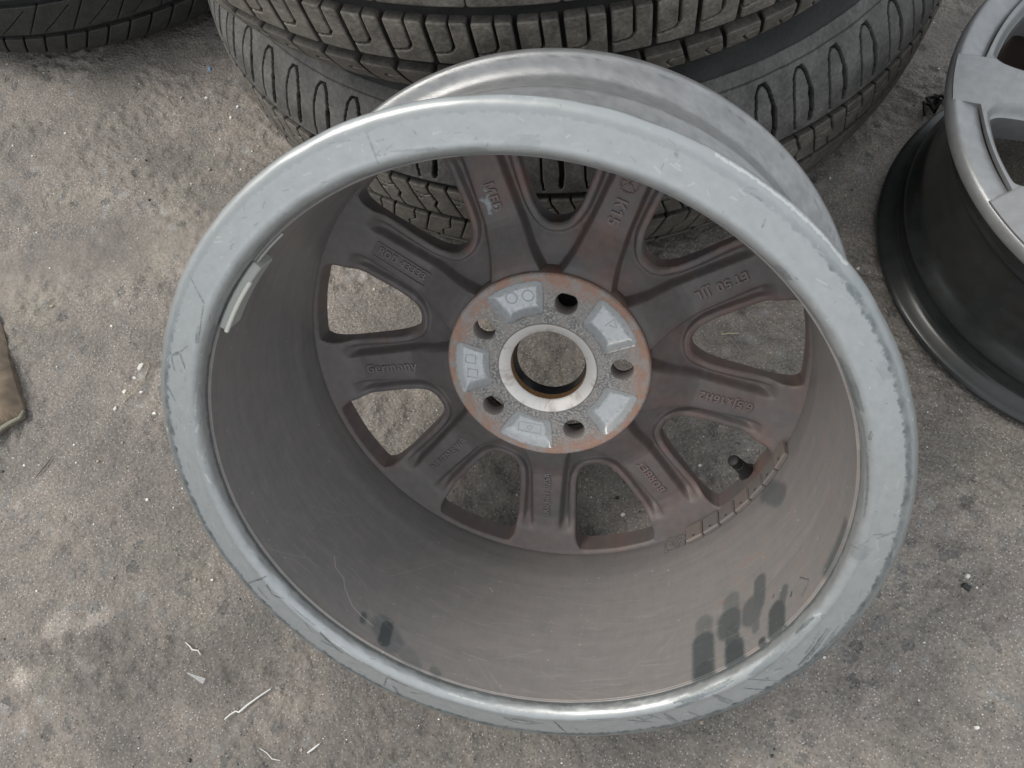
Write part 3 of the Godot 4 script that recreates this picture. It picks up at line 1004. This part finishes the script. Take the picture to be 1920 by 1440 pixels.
# the second wheel, front up, mostly outside the picture
func build_right_wheel() -> void:
	# local z = 0 at the ground, 193 at the front flange
	var xf := Transform3D(Basis(Vector3.RIGHT, -PI / 2), Vector3(0.6095, 0.004, -0.2911))
	var t := thing("alloy_wheel", "dark barrelled alloy wheel lying flat with its silver spoked front up at the right edge", "wheel", xf)
	var sc := noise(131, 0.06, 3)
	var dark := func(d, r, z):
		var k := 0.030 + 0.010 * sc.get_noise_2d(d * 2.0, z)
		if r > 219.6 and z < 8.0:
			k = lerpf(k, 0.2, sm(0.25, 0.45, sc.get_noise_2d(d * 5.0, z * 12.0)))
		return Color(k * 0.92, k * 1.0, k * 1.0)
	var mb := MB.new()
	lathe(mb, smooth_line(PackedVector2Array([Vector2(196, 1.0), Vector2(210, 0.6), Vector2(217.0, 1.6), Vector2(220.2, 4.5), Vector2(220.8, 8.0), Vector2(218.6, 11.5), Vector2(212, 14), Vector2(206, 17), Vector2(203.2, 22), Vector2(202.6, 34), Vector2(204.2, 40), Vector2(203.8, 44), Vector2(200, 52), Vector2(195.5, 61), Vector2(194.0, 74), Vector2(193.5, 110), Vector2(194.0, 128), Vector2(197, 138), Vector2(202.5, 144), Vector2(203.5, 148), Vector2(202.6, 152), Vector2(202.6, 164), Vector2(204, 171), Vector2(209, 175.5), Vector2(215.5, 177)]), 4), 300, dark)
	put("barrel", mb.finish(), M.black_paint, t)
	mb = MB.new()
	lathe(mb, smooth_line(PackedVector2Array([Vector2(215.5, 177), Vector2(219.6, 179.5), Vector2(220.9, 184), Vector2(220.2, 189), Vector2(217.6, 192.4), Vector2(213.5, 193.2), Vector2(206, 191.2), Vector2(199, 189.0), Vector2(195.5, 186.4), Vector2(194.0, 182.0), Vector2(192.5, 170.0), Vector2(189.0, 160.0)]), 4), 300, func(d, _r, z):
		var k := 0.33 + 0.03 * sc.get_noise_2d(d * 2.0, z)
		return Color(k * 0.98, k, k * 1.02))
	put("front_flange", mb.finish(), M.silver, t)
	mb = MB.new()
	lathe(mb, PackedVector2Array([Vector2(189, 160), Vector2(187, 120), Vector2(190, 20), Vector2(196, 1)]), 160, func(_d, _r, _z): return Color(0.15, 0.115, 0.105))
	put("barrel_inside", mb.finish(), M.cast, t)
	# spokes: raised in the middle, chamfered towards the windows
	for i in 9:
		mb = MB.new()
		var top := func(r, deg):
			var d := spoke_far(r, deg)
			var ch := 1.0 - sm(0.5, 8.0, d)
			var ridge := 1.0 - sm(7.6, 9.2, d)
			return table(r, [70.0, 110.0, 160.0, 194.0, 210.0, 219.0], [176.0, 184.0, 191.0, 194.5, 195.0, 194.2]) - 9.0 * ch * (1.0 - sm(186.0, 196.0, r)) - 0.8 * ridge * (1.0 - sm(186.0, 196.0, r)) - 2.2 * sm(23.0, 25.6, absf(r * sin(deg_to_rad(deg)))) * sm(186.0, 196.0, r)
		sheet(mb, 30.0, 218.4, 120, -20.0, 20.0, 84, func(r, deg): return spoke_far(r, deg) if r < 195.6 else minf(minf(spoke_far(r, deg), 25.5 - absf(r * sin(deg_to_rad(deg)))), 218.2 - r), top, polar, func(r, deg, _z):
			var k: float = 0.30 + 0.02 * sc.get_noise_2d(r, deg * 3.0)
			return Color(k * 0.99, k, k * 1.01), func(r, _d): return 158.0 if r < 195.0 else 187.5)
		sheet(mb, 30.0, 196.0, 70, 20.0, -20.0, 50, spoke_far, func(_r, _d): return 158.0, polar, func(_r, _d, _z): return Color(0.15, 0.115, 0.105), 158.0, false)
		var sp := put("spoke", mb.finish(), M.silver, t)
		sp.rotation.z = deg_to_rad(149.6 + 40.0 * i)

# ---------------------------------------------------------------- tyres
class Prof:
	var pts: PackedVector2Array
	var along := PackedFloat32Array()
	func _init(line: PackedVector2Array) -> void:
		pts = line
		along.append(0.0)
		for i in range(1, pts.size()):
			along.append(along[i - 1] + pts[i].distance_to(pts[i - 1]))
	func at(s: float) -> Array:
		var i := clampi(along.bsearch(s) - 1, 0, pts.size() - 2)
		var t := (s - along[i]) / maxf(along[i + 1] - along[i], 1e-6)
		var d := (pts[i + 1] - pts[i]).normalized()
		var e0 := (pts[i] - pts[maxi(i - 1, 0)]).normalized() if i > 0 else d
		var e1 := (pts[mini(i + 2, pts.size() - 1)] - pts[i + 1]).normalized() if i + 2 < pts.size() else d
		var q := ((d + e0) * (1.0 - t) + (d + e1) * t).normalized()
		return [pts[i].lerp(pts[i + 1], t), Vector2(q.y, -q.x)]
	func s_at_z(z: float) -> float:      # on the tread, where z only grows
		for i in range(1, pts.size()):
			if pts[i].x > 300.0 and pts[i - 1].y <= z and pts[i].y >= z and pts[i].y > pts[i - 1].y:
				return lerpf(along[i - 1], along[i], (z - pts[i - 1].y) / (pts[i].y - pts[i - 1].y))
		return along[-1] * 0.5

func box_far(u: float, v: float, u0: float, u1: float, v0: float, v1: float, k: float) -> float:
	var a := Vector2(maxf(maxf(u0 - u, u - u1) + k, 0.0), maxf(maxf(v0 - v, v - v1) + k, 0.0))
	return -(a.length() - k + minf(maxf(maxf(u0 - u, u - u1), maxf(v0 - v, v - v1)) + k, 0.0))

func seg_far(p: Vector2, line: Array) -> float:
	var best := 1e9
	for i in line.size() - 1:
		var a: Vector2 = line[i]
		var b: Vector2 = line[i + 1]
		var ab := b - a
		var t := clampf((p - a).dot(ab) / maxf(ab.length_squared(), 1e-6), 0, 1)
		best = minf(best, (a + ab * t).distance_to(p))
	return best

# rows: [z0, z1, blocks round, gap mm, skew (mm of turn per mm of height), sipes, tone, tip]
# a sipe is [half width, depth, points ...] with points in (turn mm, height mm) of the block
func build_tyre(label: String, xf: Transform3D, outline: PackedVector2Array, rows: Array, from: float, to: float, groove_depth: float, dust: Color) -> Node3D:
	var t := thing("car_tyre", label, "tyre", xf, "loose used tyres")
	var pf := Prof.new(smooth_line(outline, 5))
	# casing: the profile, sunk under the tread so that the grooves have a floor
	var z_lo: float = rows[0][0] + 4.0
	var z_hi: float = rows[-1][1] - 4.0
	var s_lo := pf.s_at_z(z_lo)
	var s_hi := pf.s_at_z(z_hi)
	var cas := PackedVector2Array()
	var nn := 150
	for i in nn + 1:
		var s := lerpf(0.0, pf.along[-1], float(i) / nn)
		var q := pf.at(s)
		var sink := groove_depth * sm(s_lo - 6.0, s_lo + 1.0, s) * (1.0 - sm(s_hi - 1.0, s_hi + 6.0, s))
		cas.append(q[0] - q[1] * sink)
	# inside of the carcass
	var first: Vector2 = cas[0]
	var last: Vector2 = cas[-1]
	for q in [Vector2(last.x + 8.0, last.y - 14.0), Vector2(last.x + 60.0, last.y - 6.0), Vector2(last.x + 100.0, lerpf(first.y, last.y, 0.75)), Vector2(last.x + 118.0, lerpf(first.y, last.y, 0.5)), Vector2(last.x + 100.0, lerpf(first.y, last.y, 0.25)), Vector2(first.x + 60.0, first.y + 6.0), Vector2(first.x + 8.0, first.y + 14.0), first]:
		cas.append(q)
	var sn := noise(141, 0.03, 3)
	var mb := MB.new()
	lathe(mb, cas, 220, func(d, r, z):
		var k: float = 0.8 + 0.5 * sn.get_noise_2d(d * 4.0, z)
		return Color(0.038 * k, 0.039 * k, 0.041 * k))
	put("casing", mb.finish(), M.rubber, t)
	var row_no := 0
	for row in rows:
		var s0 := pf.s_at_z(row[0])
		var s1 := pf.s_at_z(row[1])
		var ht := s1 - s0
		var mid: Vector2 = pf.at((s0 + s1) * 0.5)[0]
		var count: int = row[2]
		var pitch := TAU * mid.x / count
		var gap: float = row[3]
		var skew: float = row[4]
		var sipes: Array = row[5]
		var tone: float = row[6]
		var tint: Color = row[7] if row.size() > 7 else dust
		var corner := 2.2 if gap > 0.0 else 0.01
		var edge := gap * 0.5 if gap > 0.0 else -0.05
		var g := func(u, v): return box_far(u, v, edge, pitch - edge, 0.0, ht, corner)
		var h := func(u, v):
			var z := 0.0
			var d: float = box_far(u, v, edge, pitch - edge, 0.0, ht, corner) if gap > 0.0 else minf(v, ht - v)
			var b := 1.0 - clampf(d / 1.1, 0.0, 1.0)
			z -= 0.8 * b * b
			for sp in sipes:
				var q := seg_far(Vector2(u, v), sp.slice(2))
				z -= float(sp[1]) * (1.0 - sm(float(sp[0]) - 0.15, float(sp[0]) + 0.35, q))
			return z
		var map := func(u, v, z):
			var q: Array = pf.at(s0 + v)
			var w: Vector2 = q[0] + q[1] * z
			var a: float = (u + skew * (v - ht * 0.5)) / mid.x
			return Vector3(w.x * cos(a), w.x * sin(a), w.y)
		var dn := noise(151 + row_no, 0.06, 3)
		var col := func(u, v, z):
			var k: float = tone * (0.95 + 0.22 * dn.get_noise_2d(u * 1.5, v * 1.5))
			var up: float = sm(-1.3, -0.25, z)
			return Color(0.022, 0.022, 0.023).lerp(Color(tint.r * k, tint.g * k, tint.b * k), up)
		mb = MB.new()
		var fine := 0.85
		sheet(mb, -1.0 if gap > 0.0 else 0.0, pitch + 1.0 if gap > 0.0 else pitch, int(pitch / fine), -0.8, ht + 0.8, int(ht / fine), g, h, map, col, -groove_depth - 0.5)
		var mesh := mb.finish()
		var name_is := "tread_block" if gap > 0.0 else "shoulder_block"
		for i in count:
			var deg := 360.0 * i / count
			if fposmod(deg - from, 360.0) > fposmod(to - from, 360.0):
				continue
			var o := put(name_is, mesh, M.rubber, t)
			o.rotation.z = deg_to_rad(deg)
		row_no += 1
	return t

func up_at(x: float, y: float, z: float, turn := 0.0) -> Transform3D:
	return Transform3D(Basis(Vector3.UP, turn) * Basis(Vector3.RIGHT, -PI / 2), Vector3(x, y, z) * 0.001)

func build_tyres() -> void:
	var big := PackedVector2Array([Vector2(262, 30), Vector2(285, 8), Vector2(320, 1), Vector2(358, 6), Vector2(388, 22), Vector2(402, 44), Vector2(409.5, 72), Vector2(412, 105), Vector2(411.5, 140), Vector2(404, 172), Vector2(389, 200), Vector2(367, 224), Vector2(340, 240), Vector2(312, 245), Vector2(285, 237), Vector2(262, 215)])
	# lower: long arched slots on the shoulder, zigzag ribs below it
	var slot := [[0.35, 1.6, Vector2(-2, 66.5), Vector2(40, 66.5)], [1.2, 6.0, Vector2(24.5, 6), Vector2(26.0, 18), Vector2(25.5, 38), Vector2(22.5, 54), Vector2(19.5, 60)], [2.1, 6.0, Vector2(24.6, 9), Vector2(25.8, 20), Vector2(25.4, 36)],
		[0.75, 5.0, Vector2(9.5, 4), Vector2(8.0, 16), Vector2(8.2, 38), Vector2(10.5, 54), Vector2(14.0, 60), Vector2(19.5, 60)]]
	var zig := [[0.6, 5.0, Vector2(-1, 21), Vector2(6, 21)], [0.9, 5.0, Vector2(17, -2), Vector2(16, 12), Vector2(22, 20), Vector2(20, 34), Vector2(21, 46)], [0.4, 3.0, Vector2(0, 30), Vector2(12, 27), Vector2(20, 30)]]
	var rows := [[8.0, 46.0, 66, 2.2, 0.12, [[0.5, 5.0, Vector2(18, 6), Vector2(20, 34)]], 1.0], [54.0, 94.0, 66, 1.6, 0.35, [[0.45, 5.0, Vector2(20, -2), Vector2(18, 16), Vector2(25, 24), Vector2(22, 44)]], 1.0], [102.0, 142.0, 66, 1.6, -0.3, zig, 1.0], [150.0, 219.0, 66, 0.0, 0.0, slot, 1.0, Color(0.165, 0.168, 0.172)]]
	build_tyre("lower tyre of the stack behind the wheel, with arched slots round its shoulder", up_at(196, 0, -815), big, rows, 165.0, 15.0, 6.5, Color(0.225, 0.218, 0.204))
	var mid := PackedVector2Array([Vector2(262, 30), Vector2(285, 8), Vector2(316, 1), Vector2(345, 5), Vector2(366, 15), Vector2(378, 30), Vector2(386, 55), Vector2(390, 85), Vector2(391, 118), Vector2(390, 150), Vector2(386, 180), Vector2(378, 205), Vector2(366, 220), Vector2(345, 230), Vector2(316, 234), Vector2(285, 227), Vector2(262, 205)])
	var jay := [[0.65, 6.0, Vector2(17.5, 41), Vector2(17.2, 18), Vector2(14.5, 13.5), Vector2(10, 12), Vector2(1, 11)]]
	var jot := [[0.45, 5.0, Vector2(28, 23), Vector2(17.5, 22.0), Vector2(15.0, 19.0), Vector2(20.0, 2.0)]]
	rows = [[20.0, 50.0, 78, 3.0, -0.32, jot, 1.0], [63.0, 103.0, 78, 3.4, -0.06, jay, 1.12], [116.0, 136.0, 39, 0.9, 0.0, [], 1.0], [149.0, 186.0, 78, 3.4, 0.06, jay, 1.0], [196.0, 214.0, 78, 3.0, 0.3, [], 1.0]]
	build_tyre("upper tyre of the stack, with square tread blocks and hooked sipes", up_at(168, 246, -795, 0.01), mid, rows, 165.0, 15.0, 7.5, Color(0.255, 0.244, 0.228))
	rows = [[10.0, 62.0, 92, 2.6, 0.62, [], 0.62], [70.0, 112.0, 46, 1.4, 0.9, [[0.4, 4.0, Vector2(20, 4), Vector2(40, 36)]], 0.55], [122.0, 160.0, 46, 1.4, -0.9, [], 0.5], [170.0, 214.0, 92, 2.6, -0.6, [], 0.5]]
	build_tyre("dark worn tyre with slanted shoulder cuts, in the far left corner", up_at(-365, 0, -1302), big, rows, 230.0, 350.0, 6.0, Color(0.085, 0.09, 0.088))

# ---------------------------------------------------------------- ground and what lies on it
var g1: FastNoiseLite
var g2: FastNoiseLite
var g3: FastNoiseLite

func ground_y(x: float, z: float) -> float:   # metres in, millimetres out
	var a := g1.get_noise_2d(x * 1000.0, z * 1000.0)
	var b := g2.get_noise_2d(x * 1000.0, z * 1000.0)
	var c := g3.get_noise_2d(x * 1000.0, z * 1000.0)
	var rough := sm(-0.25, 0.3, a)
	var dent := sm(-0.45, -0.95, c + 0.5 * b) * sm(-0.35, 0.25, a + 0.4 * b)
	return 1.8 * a + (0.6 + 1.7 * rough) * b - 1.5 * dent - 1.4

func build_ground() -> void:
	g1 = noise(161, 0.007, 2)
	g2 = noise(162, 0.055, 4)
	g3 = noise(163, 0.055, 1, FastNoiseLite.TYPE_CELLULAR)
	g3.fractal_type = FastNoiseLite.FRACTAL_NONE
	g3.cellular_return_type = FastNoiseLite.RETURN_DISTANCE
	g3.cellular_jitter = 1.0
	var tone := noise(164, 0.006, 4)
	var blot := noise(165, 0.03, 3)
	var xs := PackedFloat32Array()
	var zs := PackedFloat32Array()
	var step := 0.0026
	var v := -0.72
	while v < 0.86:
		xs.append(v)
		v += step
	v = -1.35
	while v < 0.28:
		zs.append(v)
		v += step
	for k in [1, 2, 3, 4, 5, 6, 7, 8]:
		var far := 0.02 * pow(2.6, k)
		xs.append(0.86 + far)
		xs.insert(0, -0.72 - far)
		zs.append(0.28 + far)
		zs.insert(0, -1.35 - far)
	var mb := MB.new()
	for z in zs:
		for x in xs:
			var a := tone.get_noise_2d(x * 1000.0, z * 1000.0)
			var b := blot.get_noise_2d(x * 1000.0, z * 1000.0)
			var k := 0.56 * (1.0 + 0.36 * a - 0.12 * sm(0.15, 0.5, b))
			# painted light falloff, paler right; stained darker lower left; three pale scuffed patches
			k *= 1.0 + 0.16 * sm(-0.1, 0.5, x) - 0.20 * sm(-0.45, -0.1, z) * (1.0 - sm(-0.2, 0.3, x))
			for q in [Vector3(-0.478, -0.186, 0.022), Vector3(-0.437, -0.192, 0.013), Vector3(-0.52, -0.155, 0.012), Vector3(-0.455, -0.150, 0.010)]:
				k *= 1.0 + 0.55 * sm(1.15, 0.35, Vector2(x - q.x, z - q.y).length() / q.z + 0.9 * b)
			var olive := sm(0.1, 0.5, blot.get_noise_2d(x * 300.0 + 700.0, z * 300.0)) * 0.02
			mb.v(Vector3(x * 1000.0, ground_y(x, z), z * 1000.0), Color(k * (1.02 + 0.02 * a - olive), k * 1.0, k * (0.97 - 0.02 * a - olive)))
	var w := xs.size()
	for j in zs.size() - 1:
		for i in w - 1:
			var a := j * w + i
			mb.quad(a, a + w, a + w + 1, a + 1)
	var o := put("ground", mb.finish(), M.ground, self)
	o.set_meta("kind", "structure")
	o.set_meta("label", "rough grey brown concrete yard, pitted and gritty")

func chip_mesh(sd: int, r: float, hgt: float, sides: int, col: Color, stretch := 1.0) -> ArrayMesh:
	var rng := RandomNumberGenerator.new()
	rng.seed = sd
	var mb := MB.new()
	var lo := []
	var hi := []
	for k in sides:
		var a := TAU * (k + rng.randf_range(-0.25, 0.25)) / sides
		var q := r * rng.randf_range(0.65, 1.15)
		lo.append(Vector3(q * cos(a) * stretch, -0.3, -q * sin(a)))
		hi.append(Vector3(q * 0.78 * cos(a) * stretch, hgt * rng.randf_range(0.7, 1.1), -q * 0.78 * sin(a)))
	var mid := Vector3(0, hgt * 1.05, 0)
	for k in sides:
		var l := (k + 1) % sides
		mb.flat_quad(lo[k], lo[l], hi[l], hi[k], col)
		mb.tri(mb.v(mid, col), mb.v(hi[k], col), mb.v(hi[l], col))
	return mb.finish()

func lay(called: String, mesh: Mesh, m: Material, x: float, z: float, turn: float, label: String, category: String, group := "") -> void:
	var o := put(called, mesh, m, self)
	o.position = Vector3(x, ground_y(x, z) * 0.001 + 0.0004, z)
	o.rotation.y = turn
	tag(o, label, category, group)

func bent(pts: Array, r: float, col: Color, taper := 0.5) -> ArrayMesh:
	var mb := MB.new()
	var l := PackedVector3Array()
	for q in pts:
		l.append(Vector3(q.x, q.y, q.z))
	tube(mb, l, r * 0.72, 7, col, taper)
	return mb.finish()

func build_litter() -> void:
	var pale := Color(0.52, 0.50, 0.46)
	lay("paint_flake", chip_mesh(1, 3.6, 1.4, 6, pale, 1.7), M.plain, -0.386, -0.449, 1.05, "largest pale flake at the top of the flake trail on the left", "flake", "pale flakes left of the wheel")
	lay("paint_flake", chip_mesh(2, 2.4, 1.6, 5, pale, 1.5), M.plain, -0.3945, -0.438, -0.6, "small pale flake just below the largest one in the trail", "flake", "pale flakes left of the wheel")
	lay("paint_flake", chip_mesh(3, 3.2, 1.8, 6, Color(0.58, 0.55, 0.46), 1.1), M.plain, -0.4054, -0.4232, 0.4, "yellowish pale flake in the middle of the flake trail", "flake", "pale flakes left of the wheel")
	lay("paint_flake", chip_mesh(4, 2.2, 1.2, 5, pale, 1.9), M.plain, -0.4165, -0.407, 0.9, "thin pale flake at the lower end of the flake trail", "flake", "pale flakes left of the wheel")
	lay("straw", bent([Vector3(0, 1.2, 0), Vector3(14, 1.8, -9), Vector3(27, 1.5, -26), Vector3(30, 1.4, -38)], 0.6, Color(0.42, 0.36, 0.22)), M.plain, -0.406, -0.412, 0.0, "dry straw lying along the pale flake trail", "straw")
	lay("straw", bent([Vector3(-8, 1.4, 3), Vector3(0, 2.2, 0.6), Vector3(9, 1.6, 0)], 0.9, Color(0.5, 0.44, 0.28)), M.plain, 0.227, -0.310, -0.4, "short yellow straw seen through the right wheel window", "straw")
	lay("blue_chip", chip_mesh(5, 4.2, 1.6, 5, Color(0.22, 0.33, 0.50), 0.7), M.plain, -0.2755, -0.8555, 0.3, "small pale blue plastic chip on open concrete", "plastic chip")
	lay("twisted_strip", bent([Vector3(-22, 1.6, 4), Vector3(-16, 2.6, 2), Vector3(-11, 1.8, 1), Vector3(-8, 2.4, 3), Vector3(0, 2.2, 0), Vector3(8, 2.8, -2), Vector3(15, 2.0, -4), Vector3(24, 1.6, -6)], 1.3, Color(0.60, 0.60, 0.57), 0.35), M.plain, -0.304, -0.0778, 0.12, "longest white twisted strip, below the clear plastic scrap", "strip", "white strips near the bottom left")
	lay("twisted_strip", bent([Vector3(-8, 1.6, -4), Vector3(-3, 2.4, -1), Vector3(0, 1.8, 2), Vector3(6, 2.0, 2.5), Vector3(9, 1.6, 6)], 1.1, Color(0.6, 0.6, 0.56), 0.35), M.plain, -0.350, -0.1405, -0.3, "short bent white strip above the clear plastic scrap", "strip", "white strips near the bottom left")
	lay("twisted_strip", bent([Vector3(-6, 1.6, 1.5), Vector3(0, 2.2, 0), Vector3(6, 1.6, -2)], 1.4, Color(0.6, 0.6, 0.57), 0.3), M.plain, -0.249, -0.0286, 0.1, "stubby white strip nearest the bottom edge under the wheel", "strip", "white strips near the bottom left")
	lay("twisted_strip", bent([Vector3(-8, 1.5, -7), Vector3(-2, 2.0, -2), Vector3(2, 1.8, 4), Vector3(9, 1.5, 7)], 0.8, Color(0.55, 0.55, 0.5), 0.4), M.plain, -0.288, -0.033, 0.0, "thin curled white strip left of the stubby one", "strip", "white strips near the bottom left")
	var mb := MB.new()
	mb.flat_quad(Vector3(-8, 1.0, -9), Vector3(4, 1.2, 8), Vector3(9, 3.6, 5), Vector3(2, 4.6, -1), Color(0.5, 0.5, 0.5))
	mb.flat_quad(Vector3(-8, 0.7, -9), Vector3(2, 4.3, -1), Vector3(9, 3.3, 5), Vector3(4, 0.9, 8), Color(0.5, 0.5, 0.5))
	var clear := StandardMaterial3D.new()
	clear.transparency = BaseMaterial3D.TRANSPARENCY_ALPHA
	clear.albedo_color = Color(0.85, 0.85, 0.85, 0.2)
	clear.roughness = 0.15
	lay("plastic_scrap", mb.finish(), clear, -0.349, -0.113, 0.2, "clear triangular plastic scrap on the lower left concrete", "plastic scrap")
	lay("rubber_scrap", bent([Vector3(-16, 3, 6), Vector3(-8, 9, -5), Vector3(0, 4, 5), Vector3(7, 11, -3), Vector3(3, 13, 6), Vector3(-6, 6, 10), Vector3(4, 4, -9), Vector3(15, 7, 0), Vector3(18, 3, 9)], 4.6, Color(0.014, 0.014, 0.015), 0.5), M.rubber, 0.532, -0.515, 0.4, "crumpled black rubber lump behind the dark barrelled wheel", "rubber scrap")
	lay("dark_pebble", chip_mesh(9, 3.4, 2.0, 7, Color(0.03, 0.035, 0.03), 1.5), M.plain, 0.339, -0.021, -0.9, "dark oval pebble on the concrete at lower right", "pebble")
	lay("wood_splinter", bent([Vector3(-11, 1.5, 8), Vector3(0, 2.2, 0), Vector3(10, 1.6, -10)], 1.0, Color(0.08, 0.065, 0.05)), M.plain, -0.494, -0.36, 0.1, "dark wood splinter near the lower left edge", "splinter")
	lay("pale_pebble", chip_mesh(10, 3.6, 2.2, 7, pale, 1.2), M.plain, -0.318, -0.964, 0.0, "pale pebble beside the far left tyre", "pebble")
	lay("pale_pebble", chip_mesh(12, 3.4, 2.0, 6, pale, 1.2), M.plain, -0.359, -0.959, 0.7, "second pale pebble, nearer the middle of the far left tyre", "pebble")
	# loose grit, too fine to count
	var rng := RandomNumberGenerator.new()
	rng.seed = 3
	var bits := MultiMesh.new()
	bits.transform_format = MultiMesh.TRANSFORM_3D
	bits.use_colors = true
	bits.mesh = chip_mesh(20, 1.0, 0.9, 5, Color.WHITE)
	bits.instance_count = 7000
	for i in bits.instance_count:
		var x := rng.randf_range(-0.62, 0.78)
		var z := rng.randf_range(-1.2, 0.18)
		var s := (0.22 + 1.5 * pow(rng.randf(), 7.0)) * (0.6 + 0.9 * sm(-0.2, 0.4, g1.get_noise_2d(x * 4000.0, z * 4000.0)))
		var k := rng.randf()
		var c := Color(0.70, 0.68, 0.64) if k < 0.5 else (Color(0.32, 0.27, 0.22) if k < 0.85 else Color(0.03, 0.03, 0.03))
		bits.set_instance_transform(i, Transform3D(Basis(Vector3.UP, rng.randf() * TAU).scaled(Vector3(s * rng.randf_range(0.7, 1.5), s, s)), Vector3(x, ground_y(x, z) * 0.001, z)))
		bits.set_instance_color(i, c)
	var o := MultiMeshInstance3D.new()
	o.name = "grit"
	o.multimesh = bits
	o.material_override = M.plain
	o.set_meta("kind", "stuff")
	tag(o, "loose pale and dark grit scattered over the concrete", "grit")
	add_child(o)

func build_cloth() -> void:
	var t := thing("cloth", "brown woven cloth with a pale frayed hem at the left edge", "cloth", Transform3D(Basis(), Vector3(-0.6, 0.0, -0.5)))
	var out := smooth_line(PackedVector2Array([Vector2(-120, -130), Vector2(20, -110), Vector2(52, -58), Vector2(66, -8), Vector2(79, 36), Vector2(86, 72), Vector2(83, 79), Vector2(66, 84), Vector2(48, 96), Vector2(10, 112), Vector2(-120, 120)]), 4, true)
	var far := func(u, v):
		var p := Vector2(u, -v)
		var best := 1e9
		var n := out.size()
		for i in n:
			var a := out[i]
			var b := out[(i + 1) % n]
			var q := Geometry2D.get_closest_point_to_segment(p, a, b)
			best = minf(best, q.distance_to(p))
		return best if Geometry2D.is_point_in_polygon(p, out) else -best
	var fold := noise(171, 0.012, 2)
	var mb := MB.new()
	var memo := {}
	var fm := func(u, v):
		var key := Vector2(snappedf(u, 0.01), snappedf(v, 0.01))
		if not memo.has(key):
			memo[key] = far.call(u, v)
		return memo[key]
	sheet(mb, -110.0, 92.0, 100, -115.0, 125.0, 110, fm, func(u, v):
		var d: float = fm.call(u, v)
		return 5.0 + 26.0 * (1.0 - exp(-maxf(d, 0.0) / 16.0)) + 7.0 * fold.get_noise_2d(u * 1.4, v), func(u, v, z): return Vector3(u, z, -v), func(u, v, _z):
		var k: float = 0.9 + 0.4 * fold.get_noise_2d(u * 6.0, v * 6.0)
		return Color(0.30 * k, 0.225 * k, 0.155 * k), 0.5)
	put("fabric", mb.finish(), M.cloth, t)
	var hem := MB.new()
	var l := PackedVector3Array()
	for q in [Vector3(86, 5, 71), Vector3(83, 7, 79), Vector3(74, 8, 82), Vector3(64, 8, 86), Vector3(54, 9, 93), Vector3(42, 9, 100), Vector3(20, 9, 110), Vector3(-20, 9, 117)]:
		l.append(q)
	tube(hem, l, 2.6, 8, Color(0.34, 0.33, 0.25), 0.3)
	put("hem", hem.finish(), M.cloth, t)

# ---------------------------------------------------------------- scene
func _ready() -> void:
	var cam := Camera3D.new()
	cam.name = "camera"
	cam.transform = Transform3D(Basis(Vector3(0.9673, -0.1004, 0.2328), Vector3(0.2535, 0.3830, -0.8883), Vector3(0.0, 0.9183, 0.3960)).orthonormalized(), Vector3(0, 0.73535, 0))
	cam.fov = 52.2
	cam.near = 0.02
	cam.far = 200.0
	add_child(cam)
	cam.current = true
	var sky_mat := ProceduralSkyMaterial.new()
	sky_mat.sky_top_color = Color(0.86, 0.88, 0.90)
	sky_mat.sky_horizon_color = Color(0.78, 0.80, 0.82)
	sky_mat.sky_curve = 0.2
	sky_mat.ground_bottom_color = Color(0.4, 0.38, 0.36)
	sky_mat.ground_horizon_color = Color(0.55, 0.54, 0.52)
	sky_mat.sky_energy_multiplier = 1.0
	var sky := Sky.new()
	sky.sky_material = sky_mat
	var env := Environment.new()
	env.background_mode = Environment.BG_SKY
	env.sky = sky
	env.tonemap_mode = Environment.TONE_MAPPER_LINEAR
	env.tonemap_exposure = 1.45
	env.sdfgi_enabled = true
	env.ssao_enabled = true
	env.ssil_enabled = true
	var we := WorldEnvironment.new()
	we.name = "world_environment"
	we.environment = env
	add_child(we)
	var sun := DirectionalLight3D.new()
	sun.name = "overcast_sun"
	sun.light_energy = 0.6
	sun.light_color = Color(1.0, 0.98, 0.95)
	sun.light_angular_distance = 30.0
	sun.shadow_enabled = true
	sun.look_at_from_position(Vector3(-0.75, 1.0, -0.35), Vector3.ZERO, Vector3.FORWARD)
	add_child(sun)
	make_textures()
	make_materials()
	build_ground()
	build_tyres()
	build_wheel()
	build_right_wheel()
	build_cloth()
	build_litter()
